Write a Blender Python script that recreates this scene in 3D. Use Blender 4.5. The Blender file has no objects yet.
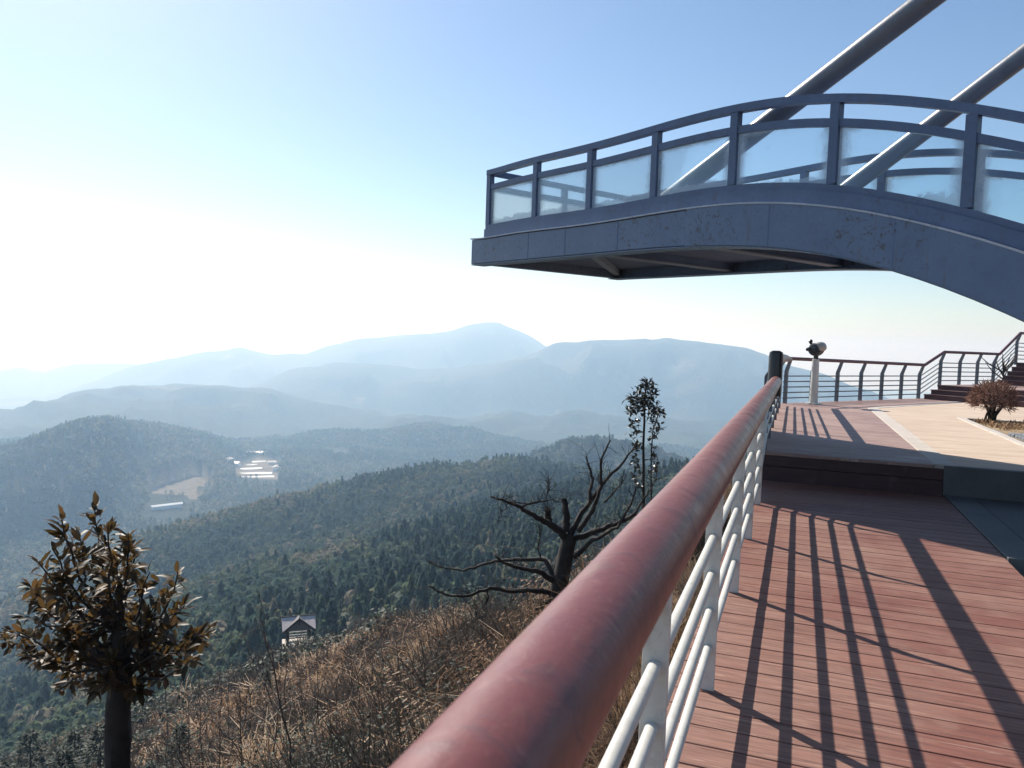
import bpy, bmesh, math, random
import numpy as np
from mathutils import Vector, Matrix
PI = math.pi
R = math.radians
random.seed(7)
rng = np.random.default_rng(7)
SC = bpy.context.scene
COL = SC.collection

# ------------------------------------------------------------------ camera
F = 770.0
YAW, PITCH, ROLL = R(20.34), R(3.29), R(2.0)
cf = np.array([-math.sin(YAW)*math.cos(PITCH), math.cos(YAW)*math.cos(PITCH), -math.sin(PITCH)])
r0 = np.array([math.cos(YAW), math.sin(YAW), 0.0])
u0 = np.cross(r0, cf)
cr = math.cos(ROLL)*r0 + math.sin(ROLL)*u0
cu = -math.sin(ROLL)*r0 + math.cos(ROLL)*u0
def ray(px, py): return cf + cr*(px-512)/F - cu*(py-384)/F
def W(px, py, D):
    """world point seen at a photo position at distance D in front of the camera"""
    return ray(px, py)*D
cd = bpy.data.cameras.new('camera'); cam = bpy.data.objects.new('camera', cd); COL.objects.link(cam)
cam.matrix_world = Matrix(((cr[0], cu[0], -cf[0], 0), (cr[1], cu[1], -cf[1], 0), (cr[2], cu[2], -cf[2], 0), (0, 0, 0, 1)))
cd.sensor_width = 36.0; cd.lens = F/1024*36.0
cd.clip_start = 0.05; cd.clip_end = 80000
cd.dof.use_dof = True; cd.dof.focus_distance = 14.0; cd.dof.aperture_fstop = 11.0
SC.camera = cam

# ------------------------------------------------------------------ helpers
def tag(o, label=None, cat=None, group=None, kind=None):
    if label: o['label'] = label
    if cat: o['category'] = cat
    if group: o['group'] = group
    if kind: o['kind'] = kind
    return o
def empty(name, loc=(0, 0, 0), rz=0.0, label=None, cat=None, group=None):
    o = bpy.data.objects.new(name, None); COL.objects.link(o)
    o.location = loc; o.rotation_euler = (0, 0, rz); o.empty_display_size = .2
    return tag(o, label, cat, group)
def link(name, me, mat, parent=None, smooth=False):
    o = bpy.data.objects.new(name, me); COL.objects.link(o)
    if mat: me.materials.append(mat)
    if parent: o.parent = parent
    if smooth:
        me.polygons.foreach_set('use_smooth', np.ones(len(me.polygons), dtype=bool))
    return o
def copy_tree(o, parent=None):
    c = o.copy(); COL.objects.link(c)
    if parent: c.parent = parent
    for ch in list(o.children): copy_tree(ch, c)
    return c

class MB:
    def __init__(s): s.v = []; s.f = []
    def add(s, vs, fs):
        k = len(s.v); s.v += [tuple(map(float, p)) for p in vs]; s.f += [tuple(i+k for i in f) for f in fs]
        return s
    def box(s, x0, x1, y0, y1, z0, z1):
        vs = [(x0,y0,z0),(x1,y0,z0),(x1,y1,z0),(x0,y1,z0),(x0,y0,z1),(x1,y0,z1),(x1,y1,z1),(x0,y1,z1)]
        return s.add(vs, [(0,3,2,1),(4,5,6,7),(0,1,5,4),(1,2,6,5),(2,3,7,6),(3,0,4,7)])
    def prism(s, poly, z0, z1):
        n = len(poly)
        vs = [(p[0], p[1], z0) for p in poly]+[(p[0], p[1], z1) for p in poly]
        fs = [tuple(range(n-1, -1, -1)), tuple(range(n, 2*n))]+[(i, (i+1) % n, n+(i+1) % n, n+i) for i in range(n)]
        return s.add(vs, fs)
    def sweep(s, rings):
        """rings: list of equally long point loops, closed around, capped at the ends"""
        n = len(rings[0]); vs = [p for r in rings for p in r]; fs = []
        for i in range(len(rings)-1):
            for j in range(n):
                a = i*n+j; b = i*n+(j+1) % n
                fs.append((a, b, b+n, a+n))
        fs.append(tuple(range(n-1, -1, -1))); fs.append(tuple(range((len(rings)-1)*n, len(rings)*n)))
        return s.add(vs, fs)
    def tube(s, pts, rad, n=10, rough=0.0):
        pts = [np.array(p, float) for p in pts]
        if not hasattr(rad, '__len__'): rad = [rad]*len(pts)
        rings = []; side = None
        jr = [1+rough*.8*math.sin(3*k+1)*math.sin(2*k) for k in range(n)]
        for i, p in enumerate(pts):
            t = pts[min(i+1, len(pts)-1)]-pts[max(i-1, 0)]; t /= (np.linalg.norm(t)+1e-9)
            if side is None:
                ref = np.array([0, 0, 1.0]) if abs(t[2]) < .9 else np.array([1.0, 0, 0])
                side = np.cross(t, ref)
            side = side-t*np.dot(side, t); side /= (np.linalg.norm(side)+1e-9)
            up = np.cross(side, t)
            rings.append([tuple(p+rad[i]*jr[k]*(1+(random.uniform(-rough, rough) if rough else 0))*(math.cos(2*PI*k/n)*side+math.sin(2*PI*k/n)*up)) for k in range(n)])
        return s.sweep(rings)
    def build(s, name, mat, parent=None, smooth=False, bevel=0):
        me = bpy.data.meshes.new(name); me.from_pydata(s.v, [], s.f); me.update()
        bm = bmesh.new(); bm.from_mesh(me)
        bmesh.ops.recalc_face_normals(bm, faces=bm.faces)
        bm.to_mesh(me); bm.free()
        o = link(name, me, mat, parent, smooth)
        if smooth:
            try: me.set_sharp_from_angle(angle=R(40))
            except Exception: pass
        if bevel:
            m = o.modifiers.new('bevel', 'BEVEL'); m.width = bevel; m.segments = 2; m.limit_method = 'ANGLE'; m.angle_limit = R(35)
        return o

def big_mesh(name, V, Fq, mat, parent=None, attrs=None, smooth=False):
    """fast mesh from numpy arrays: V (n,3), Fq (m,k) of equal-size faces"""
    me = bpy.data.meshes.new(name)
    n, (m, k) = len(V), Fq.shape
    me.vertices.add(n); me.vertices.foreach_set('co', np.ascontiguousarray(V, dtype=np.float32).ravel())
    me.loops.add(m*k); me.loops.foreach_set('vertex_index', np.ascontiguousarray(Fq, dtype=np.int32).ravel())
    me.polygons.add(m); me.polygons.foreach_set('loop_start', np.arange(0, m*k, k, dtype=np.int32))
    try: me.polygons.foreach_set('loop_total', np.full(m, k, dtype=np.int32))
    except Exception: pass
    me.update(calc_edges=True)
    for an, arr in (attrs or {}).items():
        a = me.attributes.new(an, 'FLOAT', 'POINT'); a.data.foreach_set('value', np.asarray(arr, dtype=np.float32))
    return link(name, me, mat, parent, smooth)

# ------------------------------------------------------------------ materials
class NT:
    def __init__(s, name):
        s.m = bpy.data.materials.new(name); s.m.use_nodes = True; s.t = s.m.node_tree
        s.t.nodes.clear(); s.out = s.t.nodes.new('ShaderNodeOutputMaterial')
    def n(s, typ, **kw):
        nd = s.t.nodes.new(typ)
        for k, v in kw.items():
            if k.startswith('i_'):
                key = k[2:]; key = int(key) if key.isdigit() else key.replace('_', ' ')
                s.set(nd.inputs[key], v)
            else: setattr(nd, k, v)
        return nd
    def set(s, sock, v):
        if isinstance(v, bpy.types.NodeSocket): s.t.links.new(v, sock)
        elif isinstance(v, bpy.types.Node): s.t.links.new(v.outputs[0], sock)
        else: sock.default_value = v
    def ramp(s, fac, stops, interp='LINEAR'):
        r = s.n('ShaderNodeValToRGB'); s.set(r.inputs[0], fac); e = r.color_ramp.elements; r.color_ramp.interpolation = interp
        while len(e) < len(stops): e.new(.5)
        for el, (p, c) in zip(e, stops):
            el.position = p; el.color = (c, c, c, 1) if not hasattr(c, '__len__') else tuple(c)+(1,)
        return r.outputs[0]
    def mix(s, fac, a, b, mode='MIX'):
        nd = s.n('ShaderNodeMix', data_type='RGBA', blend_type=mode)
        s.set(nd.inputs[0], fac)
        for sock, v in ((nd.inputs[6], a), (nd.inputs[7], b)):
            s.set(sock, v if not isinstance(v, (tuple, list)) else tuple(v)+(1,) if len(v) == 3 else v)
        return nd.outputs[2]
    def math(s, op, a, b=0.0):
        nd = s.n('ShaderNodeMath', operation=op); s.set(nd.inputs[0], a); s.set(nd.inputs[1], b); return nd.outputs[0]
    def coords(s, kind='Object', scale=(1, 1, 1)):
        tc = s.n('ShaderNodeTexCoord'); mp = s.n('ShaderNodeMapping'); s.t.links.new(tc.outputs[kind], mp.inputs[0]); mp.inputs[3].default_value = scale
        return mp.outputs[0]
    def noise(s, vec, scale, detail=4.0, rough=.55, dist=0.0):
        nd = s.n('ShaderNodeTexNoise'); s.set(nd.inputs['Vector'], vec)
        nd.inputs['Scale'].default_value = scale; nd.inputs['Detail'].default_value = detail
        nd.inputs['Roughness'].default_value = rough; nd.inputs['Distortion'].default_value = dist
        return nd.outputs[0]
    def bump(s, h, strength, dist=.01, normal=None):
        nd = s.n('ShaderNodeBump'); s.set(nd.inputs['Height'], h); nd.inputs['Strength'].default_value = strength; nd.inputs['Distance'].default_value = dist
        if normal is not None: s.set(nd.inputs['Normal'], normal)
        return nd.outputs[0]
    def island(s): return s.n('ShaderNodeNewGeometry').outputs['Random Per Island']
    def attr(s, nm): return s.n('ShaderNodeAttribute', attribute_name=nm).outputs['Fac']
    def princ(s, color, rough=.6, bump=None, metal=0.0, spec=.5, coat=0.0):
        p = s.n('ShaderNodeBsdfPrincipled')
        s.set(p.inputs['Base Color'], color if not isinstance(color, (tuple, list)) else tuple(color)[:3]+(1,))
        s.set(p.inputs['Roughness'], rough); s.set(p.inputs['Metallic'], metal)
        p.inputs['Specular IOR Level'].default_value = spec
        if coat: p.inputs['Coat Weight'].default_value = coat
        if bump is not None: s.set(p.inputs['Normal'], bump)
        return p.outputs[0]
    def done(s, sh):
        s.t.links.new(sh, s.out.inputs[0]); return s.m

def mat_plank(name, c0, c1, worn, dark):
    t = NT(name); g = t.coords('Object')
    st = t.coords('Object', (1.2, 26, 26))
    grain = t.noise(st, 3.0, 6, .65, .4); patch = t.noise(g, 1.1, 5, .6, .3); fine = t.noise(g, 9, 4, .6)
    isl = t.island()
    c = t.mix(isl, c0, c1)
    c = t.mix(t.ramp(patch, [(.42, 0), (.68, .75)]), c, worn)
    c = t.mix(t.ramp(grain, [(.33, .65), (.55, 0)]), c, dark)
    c = t.mix(t.ramp(fine, [(.55, 0), (.75, .35)]), c, worn)
    scr = t.noise(t.coords('Object', (2.0, 60, 1)), 1.3, 3, .6, 1.2)
    c = t.mix(t.ramp(scr, [(.60, 0), (.67, .6)]), c, (worn[0]*1.35, worn[1]*1.45, worn[2]*1.45))
    b = t.bump(grain, .35, .004); rg = t.ramp(patch, [(.3, .5), (.7, .75)])
    return t.done(t.princ(c, rg, b, spec=.35))
def mat_paint(name, base, var, rough=.45, rust=0.0, streak=False, bump=.1, scale=3.0):
    t = NT(name); g = t.coords('Object')
    n1 = t.noise(g, scale, 5, .6); n2 = t.noise(g, scale*9, 4, .6)
    c = t.mix(t.ramp(n1, [(.35, 0), (.7, 1)]), base, var)
    c = t.mix(t.ramp(n2, [(.5, 0), (.75, .35)]), c, tuple(x*.6 for x in base))
    if rust:
        sp = t.noise(g, 15, 6, .8, 1.2); big = t.noise(g, 1.1, 3, .5)
        m = t.math('MULTIPLY', t.ramp(sp, [(.555, 0), (.60, 1)]), t.ramp(big, [(.34, 0), (.62, 1)]))
        c = t.mix(t.math('MULTIPLY', m, rust), c, (.05, .028, .016))
        vs = t.noise(t.coords('Object', (9, 9, .8)), 1.4, 4, .6, .3)
        c = t.mix(t.math('MULTIPLY', t.ramp(vs, [(.60, 0), (.74, .6)]), rust), c, (.10, .075, .062))
    return t.done(t.princ(c, rough, t.bump(n2, bump, .01)))
def mat_leafy(name, stops, trans=.35, rough=.5, by='island', spec=.4, tcol=None):
    t = NT(name)
    f = t.island() if by == 'island' else t.attr('tint') if by == 'tint' else t.math('ADD', t.math('MULTIPLY', t.island(), .5), t.math('MULTIPLY', t.attr('tint'), .5))
    c = t.ramp(f, stops)
    p = t.princ(c, rough, spec=spec)
    tr = t.n('ShaderNodeBsdfTranslucent'); t.set(tr.inputs[0], c if tcol is None else t.mix(.5, c, tcol))
    mx = t.n('ShaderNodeMixShader'); mx.inputs[0].default_value = trans
    t.t.links.new(p, mx.inputs[1]); t.t.links.new(tr.outputs[0], mx.inputs[2])
    return t.done(mx.outputs[0])

M = {}
M['deck'] = mat_plank('red brown decking', (.185, .070, .050), (.240, .108, .078), (.29, .175, .135), (.065, .030, .026))
M['deck_up'] = mat_plank('faded decking', (.265, .165, .140), (.32, .21, .18), (.40, .29, .25), (.17, .10, .085))
M['riser'] = mat_plank('dark riser board', (.055, .026, .028), (.075, .036, .036), (.09, .05, .05), (.03, .015, .015))
M['steps'] = mat_plank('step timber', (.075, .035, .04), (.10, .05, .05), (.13, .08, .075), (.04, .02, .02))
M['joist'] = mat_paint('dark joist', (.02, .014, .012), (.03, .02, .018), .8)
M['white'] = mat_paint('white rail paint', (.60, .585, .53), (.50, .495, .46), .38, rust=.25, bump=.05)
M['greyrail'] = mat_paint('grey rail paint', (.13, .145, .165), (.10, .115, .135), .42, rust=.3, bump=.05)
M['steel'] = mat_paint('blue grey steel paint', (.112, .168, .268), (.080, .126, .212), .40, rust=1.0, bump=.12, scale=2.0)
M['steel_dark'] = mat_paint('dark steel soffit', (.13, .19, .34), (.10, .155, .28), .6, rust=.4)
M['steel_rail'] = mat_paint('railing steel paint', (.080, .120, .215), (.06, .095, .175), .42, rust=.5)
M['tube'] = mat_paint('tube paint', (.14, .16, .195), (.105, .125, .16), .33, rust=.3)
M['flange'] = mat_paint('sunlit tone flange', (.46, .50, .56), (.34, .38, .44), .45, rust=.5)  # paler than the girders: sunlight on the top flange put into its colour
M['brace'] = mat_paint('brace paint', (.26, .31, .40), (.20, .25, .33), .5, rust=.4)

t = NT('red handrail'); g = t.coords('Object'); lg = t.coords('Object', (1, .18, 1))
n1 = t.noise(lg, 7, 5, .6, .4); n2 = t.noise(g, 16, 5, .65, .8); n3 = t.noise(g, 70, 3, .6); n4 = t.noise(lg, 22, 4, .6)
c = t.mix(t.ramp(n1, [(.35, 0), (.7, 1)]), (.150, .042, .038), (.205, .072, .063))
c = t.mix(t.ramp(n2, [(.54, 0), (.66, .75)]), c, (.105, .045, .05))
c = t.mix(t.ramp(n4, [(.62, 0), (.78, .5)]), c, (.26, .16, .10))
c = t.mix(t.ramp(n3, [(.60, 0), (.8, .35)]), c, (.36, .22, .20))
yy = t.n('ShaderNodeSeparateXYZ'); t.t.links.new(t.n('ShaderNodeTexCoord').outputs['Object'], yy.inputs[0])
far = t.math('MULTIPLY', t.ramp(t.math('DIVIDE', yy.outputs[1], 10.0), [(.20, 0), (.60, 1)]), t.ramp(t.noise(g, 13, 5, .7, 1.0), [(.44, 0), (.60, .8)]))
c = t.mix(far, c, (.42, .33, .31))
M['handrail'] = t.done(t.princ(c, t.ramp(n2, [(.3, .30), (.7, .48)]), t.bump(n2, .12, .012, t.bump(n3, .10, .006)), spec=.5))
M['handrail_dark'] = mat_paint('dark red rail', (.105, .035, .035), (.13, .05, .05), .4)

t = NT('dusty glass'); gen = t.n('ShaderNodeTexCoord').outputs['Generated']
sx = t.n('ShaderNodeSeparateXYZ'); t.t.links.new(gen, sx.inputs[0])
ex = t.math('ABSOLUTE', t.math('SUBTRACT', sx.outputs[0], .5)); ez = t.math('ABSOLUTE', t.math('SUBTRACT', sx.outputs[2], .5))
e = t.math('MAXIMUM', ex, ez)
g = t.coords('Object'); n1 = t.noise(g, 5.5, 6, .7, .6); n2 = t.noise(g, 38, 4, .7)
ed = t.math('ADD', e, t.math('MULTIPLY', t.math('SUBTRACT', n1, .5), .16))
dust = t.ramp(ed, [(.30, .03), (.40, .07), (.45, .34), (.49, .62)])
pat = t.noise(g, 2.2, 6, .72, 1.4)
spots = t.math('MAXIMUM', t.ramp(n2, [(.66, 0), (.72, .25)]), t.ramp(pat, [(.60, 0), (.70, .10)]))
low = t.math('MULTIPLY', t.ramp(t.math('ADD', sx.outputs[2], t.math('MULTIPLY', t.math('SUBTRACT', n1, .5), .35)), [(.13, 1), (.18, 0)]), .42)
fac = t.math('MINIMUM', t.math('MAXIMUM', t.math('ADD', dust, spots), low), .85)
tp = t.n('ShaderNodeBsdfTransparent'); tp.inputs[0].default_value = (.90, .95, .97, 1)
df = t.n('ShaderNodeBsdfDiffuse'); df.inputs[0].default_value = (.65, .70, .72, 1)
tl = t.n('ShaderNodeBsdfTranslucent'); tl.inputs[0].default_value = (.80, .86, .88, 1)
m1 = t.n('ShaderNodeMixShader'); m1.inputs[0].default_value = .72; t.t.links.new(df.outputs[0], m1.inputs[1]); t.t.links.new(tl.outputs[0], m1.inputs[2])
m2 = t.n('ShaderNodeMixShader'); t.set(m2.inputs[0], fac); t.t.links.new(tp.outputs[0], m2.inputs[1]); t.t.links.new(m1.outputs[0], m2.inputs[2])
gl = t.n('ShaderNodeBsdfGlossy'); gl.inputs['Roughness'].default_value = .06
fr = t.n('ShaderNodeFresnel'); fr.inputs[0].default_value = 1.45
m3 = t.n('ShaderNodeMixShader'); t.set(m3.inputs[0], t.math('MULTIPLY', fr.outputs[0], .6)); t.t.links.new(m2.outputs[0], m3.inputs[1]); t.t.links.new(gl.outputs[0], m3.inputs[2])
M['glass'] = t.done(m3.outputs[0])

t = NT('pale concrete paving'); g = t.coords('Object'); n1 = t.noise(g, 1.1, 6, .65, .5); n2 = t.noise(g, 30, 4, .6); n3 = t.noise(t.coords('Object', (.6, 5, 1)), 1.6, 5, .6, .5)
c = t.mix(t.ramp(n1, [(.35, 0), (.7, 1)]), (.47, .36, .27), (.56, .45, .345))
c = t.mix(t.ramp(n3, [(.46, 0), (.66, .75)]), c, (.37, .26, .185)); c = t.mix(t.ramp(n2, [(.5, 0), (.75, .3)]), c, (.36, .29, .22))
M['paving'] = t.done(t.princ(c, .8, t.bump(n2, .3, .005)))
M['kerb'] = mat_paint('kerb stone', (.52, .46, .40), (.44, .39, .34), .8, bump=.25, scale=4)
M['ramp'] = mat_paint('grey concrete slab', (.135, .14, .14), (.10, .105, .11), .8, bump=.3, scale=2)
M['cobble'] = mat_paint('grey cobbles', (.20, .21, .23), (.13, .14, .16), .8, bump=.8, scale=9)
t = NT('dry soil'); g = t.coords('Object'); n1 = t.noise(g, 1.4, 6, .65); n2 = t.noise(g, 22, 5, .7)
c = t.mix(t.ramp(n1, [(.35, 0), (.68, 1)]), (.26, .18, .10), (.36, .27, .16)); c = t.mix(t.ramp(n2, [(.45, 0), (.7, .6)]), c, (.14, .10, .06))
M['soil'] = t.done(t.princ(c, .9, t.bump(n2, .8, .03)))
M['black'] = mat_paint('black metal', (.02, .022, .026), (.03, .032, .036), .35)
M['chrome'] = mat_paint('cream head', (.36, .33, .29), (.28, .26, .23), .35)
M['bark'] = mat_paint('dark bark', (.022, .018, .016), (.042, .034, .028), .85, bump=.9, scale=8)
M['twig'] = mat_paint('grey brown twig', (.075, .055, .042), (.11, .085, .065), .8)
M['roof'] = mat_paint('weathered tin roof', (.62, .54, .50), (.50, .43, .40), .55, scale=2)
M['timber_dark'] = mat_paint('dark timber', (.035, .03, .03), (.05, .045, .045), .7)
M['timber_grey'] = mat_paint('grey timber', (.17, .16, .155), (.12, .115, .11), .7)
M['stone'] = mat_paint('pale stone', (.55, .50, .43), (.42, .38, .33), .85, bump=.5, scale=2)
M['plastic'] = mat_paint('white sheeting', (.84, .85, .84), (.74, .76, .76), .35, scale=.3)
M['magnolia'] = mat_leafy('glossy leaf', [(0, (.020, .022, .012)), (.5, (.045, .036, .020)), (.85, (.11, .062, .032)), (1, (.16, .11, .04))], .30, .50, spec=.33, tcol=(.22, .12, .03))
M['darkleaf'] = mat_leafy('dark small leaf', [(0, (.012, .016, .012)), (.7, (.025, .03, .02)), (1, (.06, .045, .03))], .15, .35, spec=.5)
M['grass'] = mat_leafy('straw blade', [(.08, (.12, .066, .036)), (.34, (.25, .15, .082)), (.62, (.42, .285, .17)), (.88, (.62, .49, .34))], .45, .6, by='both', spec=.2)
M['bracken'] = mat_leafy('brown bracken', [(.08, (.050, .028, .020)), (.36, (.145, .078, .045)), (.62, (.31, .185, .11)), (.88, (.54, .40, .28))], .40, .7, by='both', spec=.2)
M['scrub'] = mat_leafy('grey scrub', [(0, (.045, .038, .032)), (.6, (.10, .082, .068)), (1, (.19, .16, .135))], .2, .8, by='both', spec=.2)
M['evergreen'] = mat_leafy('dark evergreen', [(0, (.018, .028, .022)), (.6, (.035, .052, .036)), (1, (.075, .09, .055))], .3, .6, spec=.3)
M['shrub'] = mat_leafy('russet twig', [(0, (.10, .052, .040)), (.6, (.20, .11, .082)), (1, (.34, .21, .16))], .3, .7, spec=.2)
M['forest'] = mat_leafy('forest crown', [(0, (.034, .060, .052)), (.45, (.060, .092, .066)), (.75, (.10, .128, .076)), (.92, (.14, .14, .085)), (1, (.20, .18, .14))], .5, .7, by='tint', spec=.2)

t = NT('wooded terrain'); g = t.coords('Object')
f1 = t.noise(g, .0035, 6, .62, .4); f2 = t.noise(g, .03, 5, .7); f3 = t.noise(g, .14, 4, .7)
c = t.mix(t.ramp(f1, [(.38, 0), (.66, 1)]), (.028, .045, .034), (.065, .078, .045))
c = t.mix(t.ramp(f2, [(.45, 0), (.68, .7)]), c, (.085, .078, .052)); c = t.mix(t.ramp(f3, [(.40, .6), (.6, 0)]), c, (.018, .028, .024))
bare = t.ramp(t.noise(g, .0016, 5, .6, 1.2), [(.60, 0), (.66, .8)])
c = t.mix(bare, c, (.17, .14, .095))
n1 = t.noise(g, .5, 6, .65); n2 = t.noise(g, 6, 4, .6)
s = t.mix(t.ramp(n1, [(.35, 0), (.65, 1)]), (.11, .066, .038), (.23, .145, .08)); s = t.mix(t.ramp(n2, [(.4, 0), (.7, .6)]), s, (.06, .042, .028))
fl = t.mix(t.ramp(t.noise(t.coords('Object', (.02, .05, 1)), 1.5, 5, .6), [(.3, 0), (.7, 1)]), (.15, .125, .09), (.22, .185, .14))
c = t.mix(t.attr('field'), c, fl); c = t.mix(t.attr('soil'), c, s)
b = t.bump(f2, .9, 14.0); b = t.bump(f3, .7, 5.0, b)
M['terrain'] = t.done(t.princ(c, .9, b, spec=.1))

# ------------------------------------------------------------------ terrain
def vnoise(x, y, seed=0):
    xi = np.floor(x).astype(np.int64); yi = np.floor(y).astype(np.int64); fx = x-xi; fy = y-yi
    def hsh(a, b):
        h = (a*374761393+b*668265263+seed*982451653) & 0xffffffff
        h = ((h ^ (h >> 13))*1274126177) & 0xffffffff
        return ((h ^ (h >> 16)) & 0xffff)/65535.0
    fx = fx*fx*(3-2*fx); fy = fy*fy*(3-2*fy)
    a = hsh(xi, yi); b = hsh(xi+1, yi); c = hsh(xi, yi+1); d = hsh(xi+1, yi+1)
    return (a*(1-fx)+b*fx)*(1-fy)+(c*(1-fx)+d*fx)*fy
def fbm(x, y, o=4, seed=0):
    r = 0; a = .5; s = 0
    for i in range(o):
        r = r+a*vnoise(x*2**i, y*2**i, seed+i*17); s += a; a *= .5
    return r/s
AZ = np.concatenate([np.linspace(-180, -46, 60)[:-1], np.linspace(-46, 50, 1000), np.linspace(50, 180, 60)[1:]])
AZr = np.radians(AZ)
LD = np.linspace(math.log(.8), math.log(13000), 640)
def curve(pts):
    """skyline points of the photo -> depression ratio as a function of azimuth"""
    a = []; q = []
    for px, py in pts:
        d = ray(px, py); right = d@r0; fw = d@np.array([-math.sin(YAW), math.cos(YAW), 0])
        a.append(math.degrees(math.atan2(right, fw))); q.append(-d[2]/math.hypot(d[0], d[1]))
    return np.interp(AZ, a, q)
def acurve(pts):
    a = [math.degrees(math.atan((px-512)/F)) for px, _ in pts]
    return np.interp(AZ, a, [v for _, v in pts])
qA = curve([(-150,740),(0,700),(60,668),(120,640),(168,602),(248,576),(328,560),(443,528),(520,508),(600,495),(700,475),(800,450),(1100,440)])
qB = curve([(-150,640),(0,606),(60,576),(140,536),(190,523),(250,509),(300,496),(350,484),(400,473),(440,466),(480,462),(520,462),(560,468),(620,476),(690,476),(800,470),(1100,460)])
qC = curve([(300,580),(440,520),(480,480),(520,458),(540,446),(565,435),(590,428),(620,430),(640,434),(665,446),(690,457),(720,475),(800,485),(1100,490)])
qE = curve([(-150,480),(0,448),(44,435),(80,422),(106,419),(146,426),(190,435),(230,444),(257,455),(285,470),(330,480),(1100,490)])
qF = curve([(-150,480),(200,480),(240,466),(261,452),(301,435),(354,430),(390,426),(416,422),(447,427),(473,431),(495,438),(535,444),(600,450),(680,455),(760,460),(1100,470)])
qG1 = curve([(-150,425),(0,412),(13,415),(40,405),(66,396),(106,387),(133,380),(177,381),(221,383),(260,390),(300,398),(350,410),(450,425),(1100,440)])
qG2 = curve([(-150,440),(100,410),(200,397),(239,390),(288,367),(328,359),(372,361),(416,365),(447,365),(500,358),(540,347),(565,341),(590,337),(640,336),(670,337),(700,340),(740,347),(765,351),(787,361),(823,373),(845,381),(865,390),(892,399),(950,415),(1100,450)])
qH = curve([(-150,410),(0,397),(44,395),(88,380),(133,363),(177,354),(208,348),(225,349),(243,347),(275,352),(305,353),(345,341),(372,337),(398,335),(430,332),(450,330),(470,325),(485,323),(500,324),(510,327),(545,342),(600,352),(700,365),(800,385),(1100,420)])
qI = curve([(-150,372),(0,367),(18,365),(30,369),(44,373),(60,367),(75,363),(110,363),(133,364),(250,375),(400,380),(1100,420)])
FLOOR = -300.0
def jag(q, f, a, sd): return q+a*(fbm(AZ*f+100, np.zeros_like(AZ)+sd*3.3, 2, sd)-.5)
qG1 = jag(qG1, .4, .011, 1); qG2 = jag(qG2, .36, .011, 2); qH = jag(qH, .4, .009, 3); qI = jag(qI, .4, .010, 4); qF = jag(qF, .35, .014, 5); qE = jag(qE, .3, .014, 6); qB = jag(qB, .3, .012, 7); qC = jag(qC, .35, .012, 8)
one = np.ones_like(AZ)
dE = acurve([(0, 1450), (100, 1450), (140, 1720), (190, 1850), (260, 2000), (400, 2000)])
KN = []  # (D, z, relief weight)
def kn(D, z, w=1.0): KN.append((D*one, z, w*one))
zA = -420*qA; zB = -760*qB
left = np.clip(acurve([(100, 1), (330, 0)]), 0, 1)
kn(60, -60*one, 0); kn(120, -75*one, .1); kn(200, -200*np.maximum(qA+.11, .30), .2); kn(300, -300*(qA+.045), .25)
kn(420, zA, .1); kn(500, -500*(qA+.004), .2); kn(600, -600*(.5*qA+.5*qB+.012), .3); kn(760, zB, .1)
kn(860, np.maximum(-860*(qB+.05), FLOOR*1.02), .2)
zC = np.maximum(-1120*qC, FLOOR); kn(1000, np.maximum(np.minimum(zC-15, -1000*(qB+.03)), FLOOR), .3); kn(1120, np.maximum(zC, FLOOR), .1)
kn(1250, np.where(left > .5, FLOOR, FLOOR)*one, .1)
KN.append((np.maximum(dE*.93-60, acurve([(90, 0), (130, 1560), (250, 1700), (400, 0)])), np.where(left > .3, FLOOR+.45*(np.maximum(-dE*qE, FLOOR)-FLOOR), FLOOR), .6*one))
KN.append((dE, np.maximum(-dE*qE, FLOOR), .15*one))
KN.append((dE+110, np.maximum(-dE*qE-30, FLOOR-10), .5*one))
kn(2180, np.maximum(-2180*qF, FLOOR), .12); kn(2420, np.maximum(-2180*qF-60, FLOOR-20), .5)
kn(2900, np.maximum(-3300*qG1-40, FLOOR-10), 1); kn(3300, -3300*qG1, .2); kn(3600, np.minimum(-3300*qG1-50, -260), .6)
kn(3900, -4500*qG2-110, 1.2); kn(4500, -4500*qG2, .12); kn(4900, -4500*qG2-140, .8)
kn(5400, -6300*qH-150, 1.1); kn(6300, -6300*qH, .15); kn(6900, -6300*qH-150, .6)
kn(7800, -7800*qI, .2); kn(8600, -7800*qI-120, .4); kn(13000, -560*one, .2)
KD = np.array([k[0] for k in KN]); KZ = np.array([k[1] for k in KN]); KW = np.array([k[2] for k in KN])
Dg = np.exp(LD)
Zf = np.empty((len(AZ), len(LD))); Wf = np.empty_like(Zf)
for i in range(len(AZ)):
    Zf[i] = np.interp(Dg, KD[:, i], KZ[:, i]); Wf[i] = np.interp(Dg, KD[:, i], KW[:, i])
ker = np.array([1, 3, 4, 3, 1.])/12
Zs = sum(k*np.roll(Zf, j-2, 1) for j, k in enumerate(ker)); Zs[:, :3] = Zf[:, :3]; Zs[:, -3:] = Zf[:, -3:]; Zf = Zs
camx, camy = np.array([math.cos(YAW), math.sin(YAW)]), np.array([-math.sin(YAW), math.cos(YAW)])
GX = np.outer(np.sin(AZr), Dg)*camx[0]+np.outer(np.cos(AZr), Dg)*camy[0]
GY = np.outer(np.sin(AZr), Dg)*camx[1]+np.outer(np.cos(AZr), Dg)*camy[1]
DD = np.broadcast_to(Dg, GX.shape)
big = 1-np.abs(2*fbm(GX/760, GY/760, 4, 3)-1)*1.6; med = 1-np.abs(2*fbm(GX/240, GY/240, 4, 9)-1)*1.7
sml = 1-np.abs(2*fbm(GX/95, GY/95, 4, 15)-1)*1.7
amp = np.clip((DD-350)/3600, 0, 1)
med2 = 1-np.abs(2*fbm(GX/520, GY/520, 3, 19)-1)*1.7
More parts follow.
